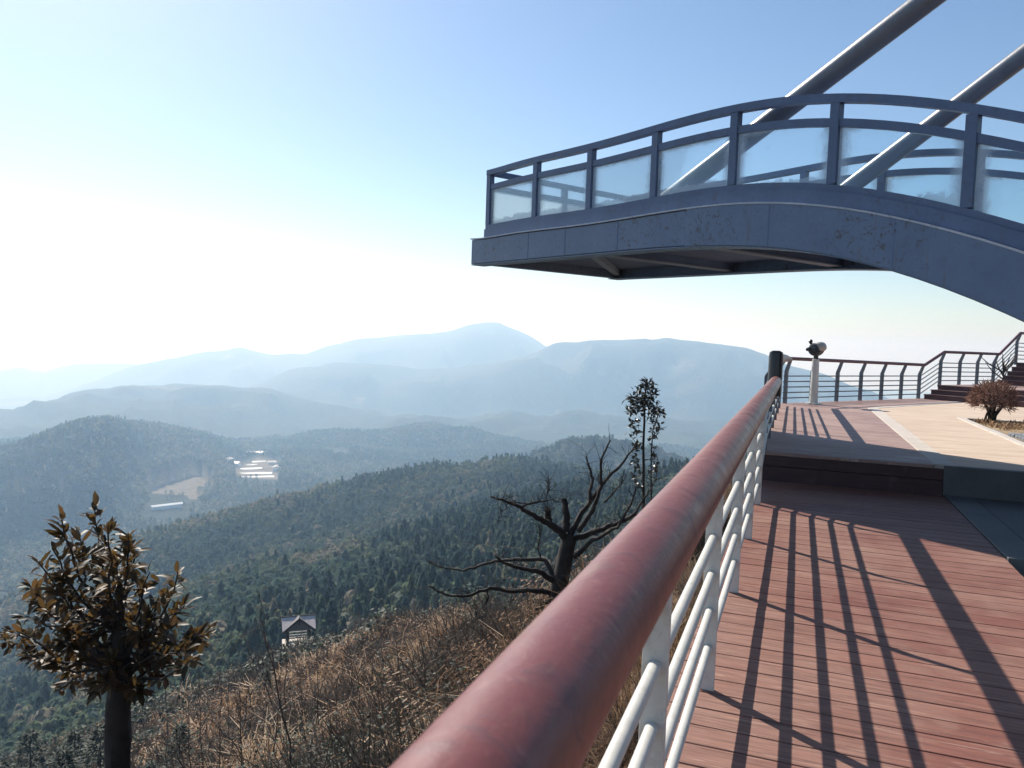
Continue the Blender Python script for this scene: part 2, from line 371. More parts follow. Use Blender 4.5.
mf = np.clip((DD-2200)/1500, 0, 1); med = med*(1-mf)+med2*mf; sml = .5+(sml-.5)*np.clip(1-(DD-1100)/1300, 0, 1)
rel = amp*(150*(big-.60)+95*(med-.52)+34*(sml-.5))
rel = np.where(DD > 3000, np.minimum(rel*1.4, 45), rel)
Zf += np.where(Zf > FLOOR-30, 1, .6)*Wf*(rel + np.clip((DD-120)/600, 0, 1)*9*(fbm(GX/70, GY/70, 3, 5)-.5)*np.clip(1-(DD-2000)/1500, 0, 1))
def near_z(X, Y):
    s = np.maximum(-X-.7, 0)
    und = (fbm(X/7.0, Y/7.0, 3, 21)-.5)*np.clip(s/6, 0, 1)*1.9 + (fbm(X/1.6, Y/1.6, 2, 31)-.5)*np.clip(s/3, 0, 1)*.35
    z = -2.15-.88*s/(1+s/135)-.9*(1-np.exp(-s/1.2))*np.exp(-s/14)+und
    z = np.where(X > -.7, -2.15+np.minimum((X+.7)*.2, .3), z)
    return z
rim = acurve([(-300, 88), (0, 84), (200, 80), (298, 78), (340, 70), (400, 58), (440, 42), (480, 31), (520, 22), (560, 16.5), (640, 12), (700, 12), (800, 30), (1024, 60)])
NZ = near_z(GX, GY)-np.where(GX > -6, np.maximum(GY-13, 0)*.40*np.clip((GX+6)/5, 0, 1), 0)
dr = DD-rim[:, None]
NZ = NZ-np.where(dr > 0, .95*dr-np.minimum(dr, 8)*.35, 0)
NZ = np.where(np.abs(AZ)[:, None] > 100, np.minimum(NZ, -2.2), NZ)
k = 3.0; hmx = np.maximum(NZ, Zf); GZ = hmx+np.log(np.exp((NZ-hmx)/k)+np.exp((Zf-hmx)/k))*k*np.clip((DD-60)/60, 0, 1)
SOIL = np.clip((NZ-Zf)/6+.5, 0, 1)*np.clip(1-(DD-rim[:, None]*1.02-4)/22, 0, 1)
def azD(x, y):
    rt = x*camx[0]+y*camx[1]; fw = x*camy[0]+y*camy[1]
    return np.degrees(np.arctan2(rt, fw)), np.hypot(x, y)
def sample(G, x, y):
    a, d = azD(np.asarray(x, float), np.asarray(y, float))
    ia = np.interp(a, AZ, np.arange(len(AZ))); il = np.clip((np.log(np.maximum(d, .8))-LD[0])/(LD[1]-LD[0]), 0, len(LD)-1.001)
    i0 = np.minimum(ia.astype(int), len(AZ)-2); j0 = il.astype(int); fa = ia-i0; fl_ = il-j0
    return G[i0, j0]*(1-fa)*(1-fl_)+G[i0+1, j0]*fa*(1-fl_)+G[i0, j0+1]*(1-fa)*fl_+G[i0+1, j0+1]*fa*fl_
def hit(px, py, Dmin=3.0, Dmax=9000):
    """where a sight line meets the terrain (to stand things on the ground)"""
    d = ray(px, py); h = math.hypot(d[0], d[1]); ds = np.exp(np.linspace(math.log(Dmin), math.log(Dmax), 4000))/h
    below = d[2]*ds < sample(GZ, d[0]*ds, d[1]*ds)
    i = int(np.argmax(below)); return d*ds[i]
def polar(px, D):
    a = math.atan((px-512)/F); p = camx*math.sin(a)*D+camy*math.cos(a)*D; return p
# the field and the terrace of the greenhouses on the valley floor
shed_p = W(167, 508, 1200); 
def floor_pt(px, py, z=FLOOR): d = ray(px, py); return d*(z/d[2])
fp = [floor_pt(px, py)[:2] for px, py in ((150, 503), (146, 488), (212, 479), (214, 492), (196, 503))]
def inpoly(X, Y, poly):
    r_ = np.zeros(X.shape, bool); n = len(poly)
    for i in range(n):
        (x1, y1), (x2, y2) = poly[i], poly[(i+1) % n]
        c_ = ((y1 > Y) != (y2 > Y)) & (X < (x2-x1)*(Y-y1)/(y2-y1+1e-9)+x1); r_ ^= c_
    return r_
gh = [floor_pt(px, py)[:2] for px, py in ((236, 482), (230, 470), (256, 460), (280, 468), (278, 483))]
wbx, wby = 55*(fbm(GX/60, GY/60, 3, 301)-.5), 55*(fbm(GX/60, GY/60, 3, 302)-.5)
FIELD = (inpoly(GX+wbx, GY+wby, fp) | inpoly(GX+wbx*.4, GY+wby*.4, gh)) & (DD > 900)
FIELD &= GZ < FLOOR+45
GZ = np.where(FIELD, np.minimum(GZ, FLOOR+1.0+.25*np.maximum(GZ-FLOOR, 0)), GZ)
na, nl = GX.shape
V = np.stack([GX, GY, GZ], -1).reshape(-1, 3)
ii, jj = np.meshgrid(np.arange(na-1), np.arange(nl-1), indexing='ij'); a0 = (ii*nl+jj).ravel()
Fq = np.stack([a0, a0+1, a0+nl+1, a0+nl], -1)
clos = ((na-1)*nl+np.arange(nl-1)); Fq = np.concatenate([Fq, np.stack([clos, clos+1, np.arange(nl-1)+1, np.arange(nl-1)], -1)])
Fq = Fq[:, ::-1]
ter = big_mesh('terrain', V, Fq, M['terrain'], attrs={'soil': SOIL.ravel(), 'field': FIELD.astype(float).ravel()}, smooth=True)
tag(ter, 'hazy wooded hills and mountains around a valley with a dry brown slope below the railing', kind='structure')

# ------------------------------------------------------------------ forest canopy (stuff)
def tree_template(nc, conifer, seed, k=1.0):
    r = np.random.default_rng(seed); vs = []
    for i in range(nc):
        h = r.uniform(.12, 1.0)
        rad = (1-h)**.8*.42+.04 if conifer else .5*math.sqrt(max(0, 1-((h-.5)/.52)**2))
        a = r.uniform(0, 2*PI); rr = rad*r.uniform(.55, 1.12)
        c = np.array([rr*math.cos(a), rr*math.sin(a), h])
        out = np.array([math.cos(a), math.sin(a), r.uniform(-.2, .9)]); out /= np.linalg.norm(out)
        q = r.normal(size=3); t1 = np.cross(out, q); t1 /= np.linalg.norm(t1); t2 = np.cross(out, t1)
        t2 = t2+out*r.uniform(-.7, .7)
        sz = k*r.uniform(.10, .20)*(.8 if conifer else 1.0)
        vs.append([c+sz*(-t1-t2*.7), c+sz*(t1-t2), c+sz*(t1*.8+t2), c+sz*(-t1+t2*.9)])
    return np.array(vs).reshape(-1, 3)
def scatter(templates, P, H, Wd, rot, tint, name, mat, label, tiltv=None, who=None):
    Vs = []; Ts = []; n0 = 0
    if who is None: who = rng.integers(0, len(templates), len(P))
    for k, T in enumerate(templates):
        idx = np.nonzero(who == k)[0]
        if not len(idx): continue
        c, s = np.cos(rot[idx]), np.sin(rot[idx])
        x = (T[None, :, 0]*c[:, None]-T[None, :, 1]*s[:, None])*Wd[idx, None]+P[idx, 0, None]
        y = (T[None, :, 0]*s[:, None]+T[None, :, 1]*c[:, None])*Wd[idx, None]+P[idx, 1, None]
        z = T[None, :, 2]*H[idx, None]+P[idx, 2, None]
        Vs.append(np.stack([x, y, z], -1).reshape(-1, 3)); Ts.append(np.repeat(tint[idx], len(T)))
    V = np.concatenate(Vs); T_ = np.concatenate(Ts)
    T_ = np.clip(T_+rng.normal(0, .05, len(T_)//4).repeat(4), 0, 1)
    Fq = np.arange(len(V)).reshape(-1, 4)
    o = big_mesh(name, V, Fq, mat, attrs={'tint': T_})
    return tag(o, label, kind='stuff')
def visible(P, margin=40):
    d = P@cf; x = 512+F*(P@cr)/d; y = 384-F*(P@cu)/d
    return (d > 0) & (x > -margin) & (x < 800) & (y < 800)
def scatter_pts(n, D0, D1, a0, a1, power=1.0):
    a = np.radians(rng.uniform(a0, a1, n)); u_ = rng.uniform(0, 1, n)
    d = (D0**(2*power)+u_*(D1**(2*power)-D0**(2*power)))**(1/(2*power))
    x = np.sin(a)*d*camx[0]+np.cos(a)*d*camy[0]; y = np.sin(a)*d*camx[1]+np.cos(a)*d*camy[1]
    return x, y, d
fx, fy, fd = [], [], []
for n, D0, D1 in ((11500, 110, 450), (26000, 450, 900), (58000, 900, 2300)):
    x, y, d = scatter_pts(n, D0, D1, -52, 30); fx.append(x); fy.append(y); fd.append(d)
x, y, d = map(np.concatenate, (fx, fy, fd))
keep = (sample(SOIL, x, y) < .25) & ((sample(FIELD.astype(float), x*1.04, y*1.04) < .2) | (rng.uniform(0, 1, len(x)) < .12)) & (sample(FIELD.astype(float), x, y) < .2)
shA, shB = hit(152, 511, 300), hit(181, 506.5, 300); shc = (shA+shB)/2; shd = float(np.hypot(shc[0], shc[1]))
lat_ = (x*shc[1]-y*shc[0])/shd; dep_ = (x*shc[0]+y*shc[1])/shd-shd
keep &= ~((np.abs(lat_) < 34) & (dep_ > -75) & (dep_ < 22))   # the clearing the shed stands in
vfloor = (sample(GZ, x, y) < FLOOR+6) & (d > 950) & (fbm(x/110, y/110, 3, 77) > .60); keep &= ~vfloor
x, y, d = x[keep], y[keep], d[keep]
z = sample(GZ, x, y)-.3
patch = fbm(x/90, y/90, 4, 41)
con = rng.uniform(0, 1, len(x)) < np.clip((patch-.50)*5, .05, .7)
H = np.where(con, rng.uniform(6, 10.5, len(x)), rng.uniform(4.5, 7.5, len(x))); Wd = np.where(con, rng.uniform(4.0, 6.2, len(x)), rng.uniform(4.5, 7.5, len(x)))
sc_ = np.where(d > 900, 1.12, 1.0)*rng.uniform(.7, 1.25, len(x)); H *= sc_; Wd *= sc_*1.1
ridge = np.clip(fbm(x/200, y/200, 3, 55)*1.6-.35, 0, 1)
spots = np.clip((fbm(x/55, y/55, 3, 140)-.5)*3.2, -.5, .5)  # sunlit and darker patches of woodland, painted into the crown tint
tint = np.clip(np.where(con, .26, .60)+rng.normal(0, .14, len(x))+(ridge-.5)*.45+spots*.45+np.where(d < 430, .08, 0), 0, 1)
tint = np.where(rng.uniform(0, 1, len(x)) < .035, .97, tint)
tmpl = [tree_template(120, True, s, .62) for s in range(5)]+[tree_template(120, False, 20+s, .62) for s in range(5)]+[tree_template(18, True, 40+s) for s in range(4)]+[tree_template(18, False, 60+s) for s in range(4)]
who = np.where(d < 700, np.where(con, rng.integers(0, 5, len(x)), rng.integers(5, 10, len(x))), np.where(con, rng.integers(10, 14, len(x)), rng.integers(14, 18, len(x))))
P = np.stack([x, y, z], -1)
scatter(tmpl, P, H, Wd, rng.uniform(0, 6.28, len(x)), tint, 'forest', M['forest'], 'mixed green woodland covering the slopes below and across the valley', who=who)

# ------------------------------------------------------------------ brush on the near slope (stuff)
def grass_template(n, seed, w=(.012, .024), sp=.16):
    r = np.random.default_rng(seed); vs = []
    for i in range(n):
        a = r.uniform(0, 6.28); b = np.array([r.normal(0, sp), r.normal(0, sp), 0]); L = r.uniform(.35, 1.0); lean = r.uniform(.1, .85)
        dv = np.array([math.cos(a), math.sin(a), 0]); sd = np.array([-math.sin(a), math.cos(a), 0])*r.uniform(*w)
        m = b+dv*lean*.35*L+np.array([0, 0, .62*L]); e = b+dv*lean*L+np.array([0, 0, L*(1-.45*lean)])
        vs += [b-sd, b+sd, m+sd*.9, m-sd*.9, m-sd*.9, m+sd*.9, e+sd*.25, e-sd*.25]
    return np.array(vs)
def bush_template(n, seed, leaf=(.05, .11), flat=.75):
    r = np.random.default_rng(seed); vs = []
    hubs = r.normal(size=(7, 3)); hubs[:, 2] = np.abs(hubs[:, 2]); hubs /= np.linalg.norm(hubs, axis=1)[:, None]
    for i in range(n):
        h = hubs[r.integers(0, 7)]; v = h*r.uniform(.3, 1.0)+r.normal(size=3)*.22; v[2] = abs(v[2]); c = v*np.array([.55, .55, .75]); v = v/np.linalg.norm(v)
        q = r.normal(size=3); t1 = np.cross(v, q); t1 /= np.linalg.norm(t1); t2 = np.cross(v, t1)+v*r.uniform(-1, 1)
        s1, s2 = r.uniform(*leaf), r.uniform(*leaf)*flat
        vs += [c-t1*s1, c-t2*s2, c+t1*s1, c+t2*s2]
    return np.array(vs)
def frond_template(n, seed, w, segs=3):
    """withered fern fronds: arching midribs with drooping side leaflets"""
    r = np.random.default_rng(seed); vs = []
    for i in range(n):
        a = r.uniform(0, 6.28); dv = np.array([math.cos(a), math.sin(a), 0]); sd = np.array([-math.sin(a), math.cos(a), 0]); L = r.uniform(.4, .9); b = np.array([r.normal(0, .12), r.normal(0, .12), 0]); up = r.uniform(.45, 1.0)
        for k_ in range(segs*2):
            t_ = .25+.75*(k_+.5)/(segs*2); c = b+dv*L*.8*t_+np.array([0, 0, up*L*(1.7*t_-1.05*t_*t_)]); s_ = 1 if k_ % 2 else -1
            l_ = (1-t_*.7)*r.uniform(.06, .15)*(.75 if segs > 3 else 1); o_ = sd*s_*l_+dv*l_*.4+np.array([0, 0, -l_*r.uniform(.2, .9)])
            vs += [c-dv*w, c+dv*w, c+o_+dv*w*.6, c+o_-dv*w*.6]
    return np.array(vs)
def twig_template(n, seed, w=(.008, .016)):
    r = np.random.default_rng(seed); vs = []
    for i in range(n):
        a = r.uniform(0, 6.28); dv = np.array([math.cos(a)*.5, math.sin(a)*.5, r.uniform(.5, 1.4)]); dv /= np.linalg.norm(dv)
        b = np.array([r.normal(0, .12), r.normal(0, .12), 0])+dv*r.uniform(0, .5); e = b+dv*r.uniform(.25, .6)+r.normal(0, .08, 3)
        sd = np.cross(dv, r.normal(size=3)); sd /= np.linalg.norm(sd); sd *= r.uniform(*w)
        vs += [b-sd, b+sd, e+sd*.4, e-sd*.4]
    return np.array(vs)
bx, by, bd = [], [], []
for n, D0, D1, pw in ((2800, 3.0, 14, .9), (7700, 14, 36, .9), (14000, 36, 105, 1.0)):
    x, y, d = scatter_pts(n, D0, D1, -50, 20, pw); bx.append(x); by.append(y); bd.append(d)
x, y, d = map(np.concatenate, (bx, by, bd))
keep = (x < -.95) & (sample(SOIL, x, y) > .3)
gz_c = W(298, 640, 78.0)
keep &= np.hypot(x-gz_c[0], y-gz_c[1]) > 3.0
x, y, d = x[keep], y[keep], d[keep]; z = sample(GZ, x, y)
pt = fbm(x/4.0, y/4.0, 4, 88)+rng.normal(0, .06, len(x)); pt2 = fbm(x/7.0+40, y/7.0, 3, 99)+rng.normal(0, .03, len(x))
aa, _ = azD(x, y)
pt2 = pt2+np.clip((-aa-20)/40, 0, .13)*np.clip((d-14)/30, 0, 1)
kind = np.where(pt2 > .62, 3, np.where(pt > .645, 0, np.where(pt > .455, 1, 2)))
kind = np.where((kind == 3) & (rng.uniform(0, 1, len(x)) < .3), 2, kind)
ex = rng.uniform(-1.05, -.48, 420); ey = rng.uniform(.3, 12, 420)
x = np.concatenate([x, ex]); y = np.concatenate([y, ey]); d = np.hypot(x, y); z = np.concatenate([z, sample(GZ, ex, ey)]); kind = np.concatenate([kind, rng.choice([0, 1, 1, 2], 420)])
rimd = np.interp(azD(x, y)[0], AZ, rim)
edge = (d > rimd*.86) & (rng.uniform(0, 1, len(x)) < .75); kind = np.where(edge, rng.choice([1, 2, 2, 3, 3], len(x)), kind)
mixk = rng.uniform(0, 1, len(x)) < .16; kind = np.where(mixk & (kind < 2), rng.choice([2, 2, 2, 3], len(x)), kind)
lod = np.where(d < 14, 0, np.where(d < 36, 1, 2))
N_ = 5
LABS = {0: ('dry_grass', M['grass'], 'straw coloured grass on the slope below the railing', lambda l, s: [grass_template(100, s, (.0035, .007), .22), grass_template(56, s, (.007, .013), .2), grass_template(26, s, (.013, .024), .2)][l]),
        1: ('bracken', M['bracken'], 'withered brown bracken covering the slope below the railing', lambda l, s: [np.concatenate([frond_template(80, s, .0055, 7), grass_template(30, s+50, (.0025, .005), .25)]), np.concatenate([frond_template(34, s, .012, 4), grass_template(8, s+50, (.006, .011), .25)]), np.concatenate([frond_template(22, s, .024, 2), bush_template(14, s, (.04, .08), .6)])][l]),
        2: ('bare_scrub_undergrowth', M['scrub'], 'grey leafless scrub between the bracken on the slope', lambda l, s: [np.concatenate([twig_template(150, s, (.003, .006)), frond_template(16, s, .006, 4)]), np.concatenate([twig_template(80, s, (.006, .011)), frond_template(12, s, .012, 3)]), np.concatenate([twig_template(34, s, (.012, .022)), bush_template(20, s, (.04, .07), .5)])][l]),
        3: ('evergreen_undergrowth', M['evergreen'], 'low dark green bushes between the brown scrub on the slope', lambda l, s: [bush_template(620, 30+s, (.010, .022), .5), bush_template(300, 30+s, (.020, .040), .55), bush_template(80, 30+s, (.05, .09), .7)][l])}
for kk, (nm, mt, lb, fn) in LABS.items():
    idx = np.nonzero(kind == kk)[0]
    tm = [fn(l, s) for l in range(3) for s in range(N_)]
    who = lod[idx]*N_+rng.integers(0, N_, len(idx))
    s_ = rng.choice([.55, .8, 1.0, 1.25, 1.6], len(idx), p=[.15, .25, .3, .2, .1])*rng.uniform(.85, 1.15, len(idx))*np.interp(d[idx], [3, 12, 60, 100], [.85, 1.0, 1.15, 1.3])*(1.1 if kk == 3 else 1.0)
    P = np.stack([x[idx], y[idx], z[idx]-.05], -1)
    lim = np.interp(-P[:, 0], [.5, 1.0, 1.6, 3.5], [.35, .5, .9, 2.5]); s_ = np.minimum(s_, lim)
    scatter(tm, P, s_*rng.uniform(.75, 1.15, len(idx)), s_*1.2, rng.uniform(0, 6.28, len(idx)), np.clip(.5+(fbm(x[idx]/2.2, y[idx]/2.2, 3, 123)-.5)*2.4+rng.normal(0, .16, len(idx)), 0, 1), nm, mt, lb, who=who)

# ------------------------------------------------------------------ boardwalk, platform, path
ZL, ZU = -1.38, -1.08
def planks(x0, x1, y0, y1, ztop, wid=.142, gap=.007, th=.03, polyx=None):
    mb = MB(); y = y0
    while y < y1-.03:
        ye = min(y+wid-gap, y1)
        a, b = (x0, x1) if polyx is None else polyx(.5*(y+ye))
        if b-a > .05:
            if b-a > 3.0:
                m = a+(b-a)*random.uniform(.35, .65); mb.box(a, m-.002, y, ye, ztop-th, ztop); mb.box(m+.002, b, y, ye, ztop-th, ztop+.0008)
            else: mb.box(a, b, y, ye, ztop-th, ztop+random.uniform(-.001, .001))
        y += wid
    return mb
XR = 1.40; YR = 8.52
o = planks(-.40, XR, -3.0, YR-.037, ZL).build('boardwalk', M['deck'], bevel=.003); tag(o, 'lower boardwalk of red brown boards', kind='structure')
mb = MB(); mb.box(-.38, XR-.02, -3, YR-.05, ZL-.12, ZL-.034)
for yy_ in np.arange(-2.5, 8, 1.3): mb.box(-.36, -.24, yy_, yy_+.12, ZL-1.3, ZL-.121); mb.box(1.2, 1.32, yy_, yy_+.12, ZL-1.0, ZL-.121)
tag(mb.build('boardwalk_frame', M['joist']), 'dark frame under the lower boardwalk', kind='structure')
def up_x(y):
    fe = -.40 if y < 16.1 else -.40+(y-16.1)*(3.01/4.65)
    return (fe, 1.30 if y < 16.5 else 1.30+(y-16.5)*.55)
o = planks(0, 0, YR, 21.9, ZU, polyx=up_x, wid=.15).build('platform', M['deck_up'], bevel=.003); tag(o, 'upper platform of faded brown boards', kind='structure')
mb = MB(); mb.prism([(-.38, YR+.01), (1.29, YR+.01), (1.29, 16.45), (4.2, 21.7), (3.2, 21.7), (-.38, 16.1)], ZU-.16, ZU-.034)
for yy_ in np.arange(8.6, 15.6, 1.5): mb.box(-.34, -.2, yy_, yy_+.12, ZU-3.2, ZU-.161)
tag(mb.build('platform_frame', M['joist']), 'dark frame under the upper platform', kind='structure')
# two risers with a narrow tread in front of the platform, boards then concrete
st = empty('platform_step', (0, YR, ZL), 0, 'dark timber and concrete step up from the lower boardwalk to the platform', 'step')
MB().box(-.40, 1.385, -.022, .006, .153, .262).build('riser', M['riser'], st, bevel=.003)
MB().box(-.40, 1.385, -.036, .006, -.10, .148).build('riser', M['riser'], st, bevel=.003)
MB().box(1.388, 4.4, -.03, .05, .004, .296).build('riser', M['ramp'], st, bevel=.006)
MB().box(-.40, 1.295, -.03, .006, .264, .2965).build('nosing', M['deck_up'], st, bevel=.004)
# paved path and kerbs
o = MB().prism([(1.502, YR+.05), (2.60, YR+.05), (2.60, 15.1), (14, 15.1), (14, 18), (8, 21), (4.3, 21.7), (1.502, 16.6)], ZU-.15, ZU-.004).build('path', M['paving']); tag(o, 'sunlit pale concrete path', kind='structure')
mb = MB(); y = YR+.0
while y < 16.4: mb.box(1.305, 1.50, y, min(y+.58, 16.45), ZU-.14, ZU+.004); y += .585
def along(mb, p, q, w, z0, z1, n):
    p = np.array(p); q = np.array(q); d_ = (q-p)/np.linalg.norm(q-p); nn = np.array([-d_[1], d_[0]])*w
    for i in range(n):
        a = p+(q-p)*(i+.008)/n; b = p+(q-p)*(i+.992)/n; mb.prism([a, b, b+nn, a+nn], z0, z1)
along(mb, (1.48, 16.47), (4.1, 21.2), .16, ZU-.14, ZU+.003, 9)
along(mb, (2.72, YR+.06), (2.72, 15.1), .115, ZU-.14, ZU+.014, 11); along(mb, (2.74, 15.0), (13, 15.0), .11, ZU-.14, ZU+.014, 10)
tag(mb.build('kerb', M['kerb'], bevel=.006), 'pale kerb stones edging the path', kind='structure')
# slab beside the lower boardwalk
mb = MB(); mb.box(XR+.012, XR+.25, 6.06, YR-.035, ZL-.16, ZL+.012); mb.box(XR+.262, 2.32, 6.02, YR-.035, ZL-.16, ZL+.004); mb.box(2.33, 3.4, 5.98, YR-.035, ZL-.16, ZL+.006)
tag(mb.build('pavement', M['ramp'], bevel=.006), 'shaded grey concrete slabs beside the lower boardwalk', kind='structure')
def ground_sheet(name, x0, x1, y0, y1, z, mat, label, amp=.05, step=.25):
    xs = np.arange(x0, x1+.01, step); ys = np.arange(y0, y1+.01, step); X, Y = np.meshgrid(xs, ys, indexing='ij')
    e = np.minimum(np.minimum(X-x0, x1-X), np.minimum(Y-y0, y1-Y)); Z = z+amp*(fbm(X*1.3, Y*1.3, 3, 12)-.35)*np.clip(e/.5, 0, 1)*2
    n, m = X.shape; ii, jj = np.meshgrid(np.arange(n-1), np.arange(m-1), indexing='ij'); a0 = (ii*m+jj).ravel()
    o = big_mesh(name, np.stack([X, Y, Z], -1).reshape(-1, 3), np.stack([a0, a0+m, a0+m+1, a0+1], -1), mat, smooth=True)
    return tag(o, label, kind='structure')
ground_sheet('soil', XR+.015, 14, -5, 5.98, ZL-.09, M['soil'], 'dry soil beside the lower boardwalk', .05)
ground_sheet('soil', 2.84, 16, YR+.06, 14.98, ZU-.03, M['soil'], 'dry planting bed beside the path', .09)
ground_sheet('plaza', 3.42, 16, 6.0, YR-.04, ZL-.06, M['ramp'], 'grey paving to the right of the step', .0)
ground_sheet('plaza', 14.0, 24, 15.12, 24, ZU-.05, M['paving'], 'pale paving beyond the planting bed', .0)
mb = MB()
for i in range(5):
    for j in range(24):
        x_ = 2.85+i*.13+random.uniform(-.01, .01); y_ = 9.0+j*.155+random.uniform(-.012, .012)
        mb.box(x_, x_+.115, y_, y_+.14, ZU-.07, ZU+.012+random.uniform(-.006, .006))
tag(mb.build('pavement', M['cobble'], bevel=.012), 'strip of blue grey cobbles along the path', kind='structure')
# straw on the bed
def bed_grass(n, x0, x1, y0, y1, z, sc, name, label, mat):
    x = rng.uniform(x0, x1, n); y = rng.uniform(y0, y1, n); k_ = fbm(x*1.2, y*1.2, 3, 66) > .47; x, y = x[k_], y[k_]
    P = np.stack([x, y, np.full(len(x), z)], -1); h = rng.uniform(.5, 1.2, len(x))*sc
    return scatter([grass_template(30, 200+s, (.03, .06), .35) for s in range(4)], P, h, h*1.7, rng.uniform(0, 6.28, len(x)), rng.uniform(0, 1, len(x)), name, mat, label)
bed_grass(1500, 2.9, 9.5, 9.2, 15.0, ZU-.04, .13, 'dry_grass', 'short straw coloured grass on the planting bed', M['grass'])
bed_grass(420, 1.5, 5, 1.0, 5.95, ZL-.09, .12, 'dry_grass', 'dry grass beside the lower boardwalk', M['grass'])

# ------------------------------------------------------------------ railings
ROD_H = [.174, .324, .473, .622, .772]
def post_plate(mb, base, inward, along_d, h, top_in, wid=.062, th=.02, bend=.80):
    """flat plate post, wide across the railing, upper end bent inward to the handrail"""
    b = np.array(base, float); I = np.array([inward[0], inward[1], 0.]); A = np.array([along_d[0], along_d[1], 0.])*th/2
    prof = [(0, 0, wid), (bend*h, 0, wid), (bend*h+.012, .004, wid*.98), (h-.045, top_in-.012, wid*.8), (h-.028, top_in, wid*.72)]
    rings = []
    for z_, off, w_ in prof:
        c_ = b+I*off+np.array([0, 0, z_]); rings.append([c_-I*w_/2-A, c_+I*w_/2-A, c_+I*w_/2+A, c_-I*w_/2+A])
    mb.sweep(rings); return mb
rail = empty('guard_railing', (-.28, 3, ZL), 0, 'long railing with fat red handrail and white posts along the lower boardwalk', 'railing')
def loc_(p, root): return tuple(np.array(p)-np.array(root.location))
RX, HX, HZ = -.28, -.18, -.292
UPZ = -.04
ph = [(HX, -3, HZ), (HX, 0, HZ), (HX, 3, HZ), (HX, 5, HZ), (HX, 7.22, HZ)]
pu = [(HX, 7.22, -.10), (HX, 8.7, -.10), (HX, 12, -.13), (HX+.02, 16.1, -.20)]
MB().tube([loc_(p, rail) for p in pu], .05, 24).build('handrail', M['handrail_dark'], rail, smooth=True)
MB().tube([loc_((HX-.01, 7.26, z_), rail) for z_ in (-.42, -.06, -.03, -.015)], [.062, .062, .056, .03], 24).build('newel_post', M['black'], rail, smooth=True)
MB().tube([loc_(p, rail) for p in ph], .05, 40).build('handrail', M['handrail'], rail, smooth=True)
MB().tube([loc_((HX, y_, HZ), rail) for y_ in (5.147, 5.153)], .0512, 40).build('joint_band', M['joist'], rail, smooth=True)
PY = [-2.12, -.81, .5, 1.80, 3.13, 4.46, 5.77, 7.10]
for y_ in PY:
    mb = MB(); post_plate(mb, (RX, y_, ZL), (1, 0), (0, 1), ZL*-1+HZ, HX-RX); mb.v = [loc_(p, rail) for p in mb.v]
    mb.build('post', M['white'], rail, bevel=.003)
UPY = [8.6, 9.8, 11.1, 12.4, 13.7, 14.9]
for y_ in UPY:
    zt = -.10-.03*min(1, (y_-8.7)/3.3)
    mb = MB(); post_plate(mb, (RX-.02, y_, ZU), (1, 0), (0, 1), -ZU+zt, HX-RX); mb.v = [loc_(p, rail) for p in mb.v]
    mb.build('post', M['greyrail'], rail, bevel=.003)
for hgt in ROD_H:
    p = [(RX, -3, ZL+hgt), (RX, 7.1, ZL+hgt), (RX, 8.4, ZU+hgt*.97), (RX-.02, 15.6, ZU+hgt*.9)]
    MB().tube([loc_(q, rail) for q in p], .0165, 14).build('rail_rod', M['white'], rail, smooth=True)
for y_ in PY[2:]:
    for hgt in ROD_H[1:3]: pass
# far railing: along the platform edge, then up two flights
FR_H = .82
fr0 = np.array([-.26, 16.25]); fr1 = np.array([2.75, 20.9]); az1 = math.atan2(*(fr1-fr0)); d1 = (fr1-fr0)/np.linalg.norm(fr1-fr0); in1 = np.array([d1[1], -d1[0]])
az2 = R(36); d2 = np.array([math.sin(az2), math.cos(az2)]); in2 = np.array([d2[1], -d2[0]])
S1 = (0.35, 1.25, .38); ZLAND = ZU+.33; ZTOP = ZLAND+.60
LD1 = 3.75; LD2 = 4.85
fr = empty('guard_railing', (fr0[0], fr0[1], ZU), 0, 'thin dark railing around the far platform edge, climbing with the stairs', 'railing')
def q2(t_, z_, off=0.0):  # along the stairs
    p = fr1+d2*t_+in2*off; return np.array([p[0], p[1], z_])
path3 = [np.array([fr0[0]+.0, fr0[1]-.0, ZU]), np.array([fr1[0], fr1[1], ZU]), q2(.06, ZU), q2(.92, ZLAND), q2(LD1, ZLAND), q2(LD2, ZTOP), q2(8.5, ZTOP), q2(12, ZTOP)]
hh = [p+np.array([0, 0, FR_H])+np.append((in1 if i < 2 else in2)*.09, 0) for i, p in enumerate(path3)]
hh[0][2] = ZU+.90
MB().tube([loc_(p, fr) for p in hh], .036, 14).build('handrail', M['handrail_dark'], fr, smooth=True)
for q_ in (.12, .245, .37, .495, .62):
    MB().tube([loc_(p+np.array([0, 0, q_*FR_H/.93]), fr) for p in path3], .0125, 8).build('rail_rod', M['greyrail'], fr, smooth=True)
L1_ = np.linalg.norm(fr1-fr0)
fposts = [(np.append(fr0+d1*t_, ZU), in1, d1) for t_ in (0.08, 1.0, 1.95, 2.9, 3.8, 4.7)]+[(q2(.02, ZU), in2, d2)]
fposts += [(q2(t_, ZLAND), in2, d2) for t_ in (.96, 1.9, 2.8, 3.68)]+[(q2(t_, ZTOP), in2, d2) for t_ in (4.9, 5.9, 6.9, 7.9)]
for b_, I_, A_ in fposts:
    hf_ = FR_H+.08*max(0, 1-float(np.linalg.norm(b_[:2]-fr0))/L1_)+.075
    mb = MB(); post_plate(mb, b_-np.array([0, 0, .06]), I_, A_, hf_, .09, .07, .045, .72); mb.v = [loc_(p, fr) for p in mb.v]
    mb.build('post', M['greyrail'], fr)

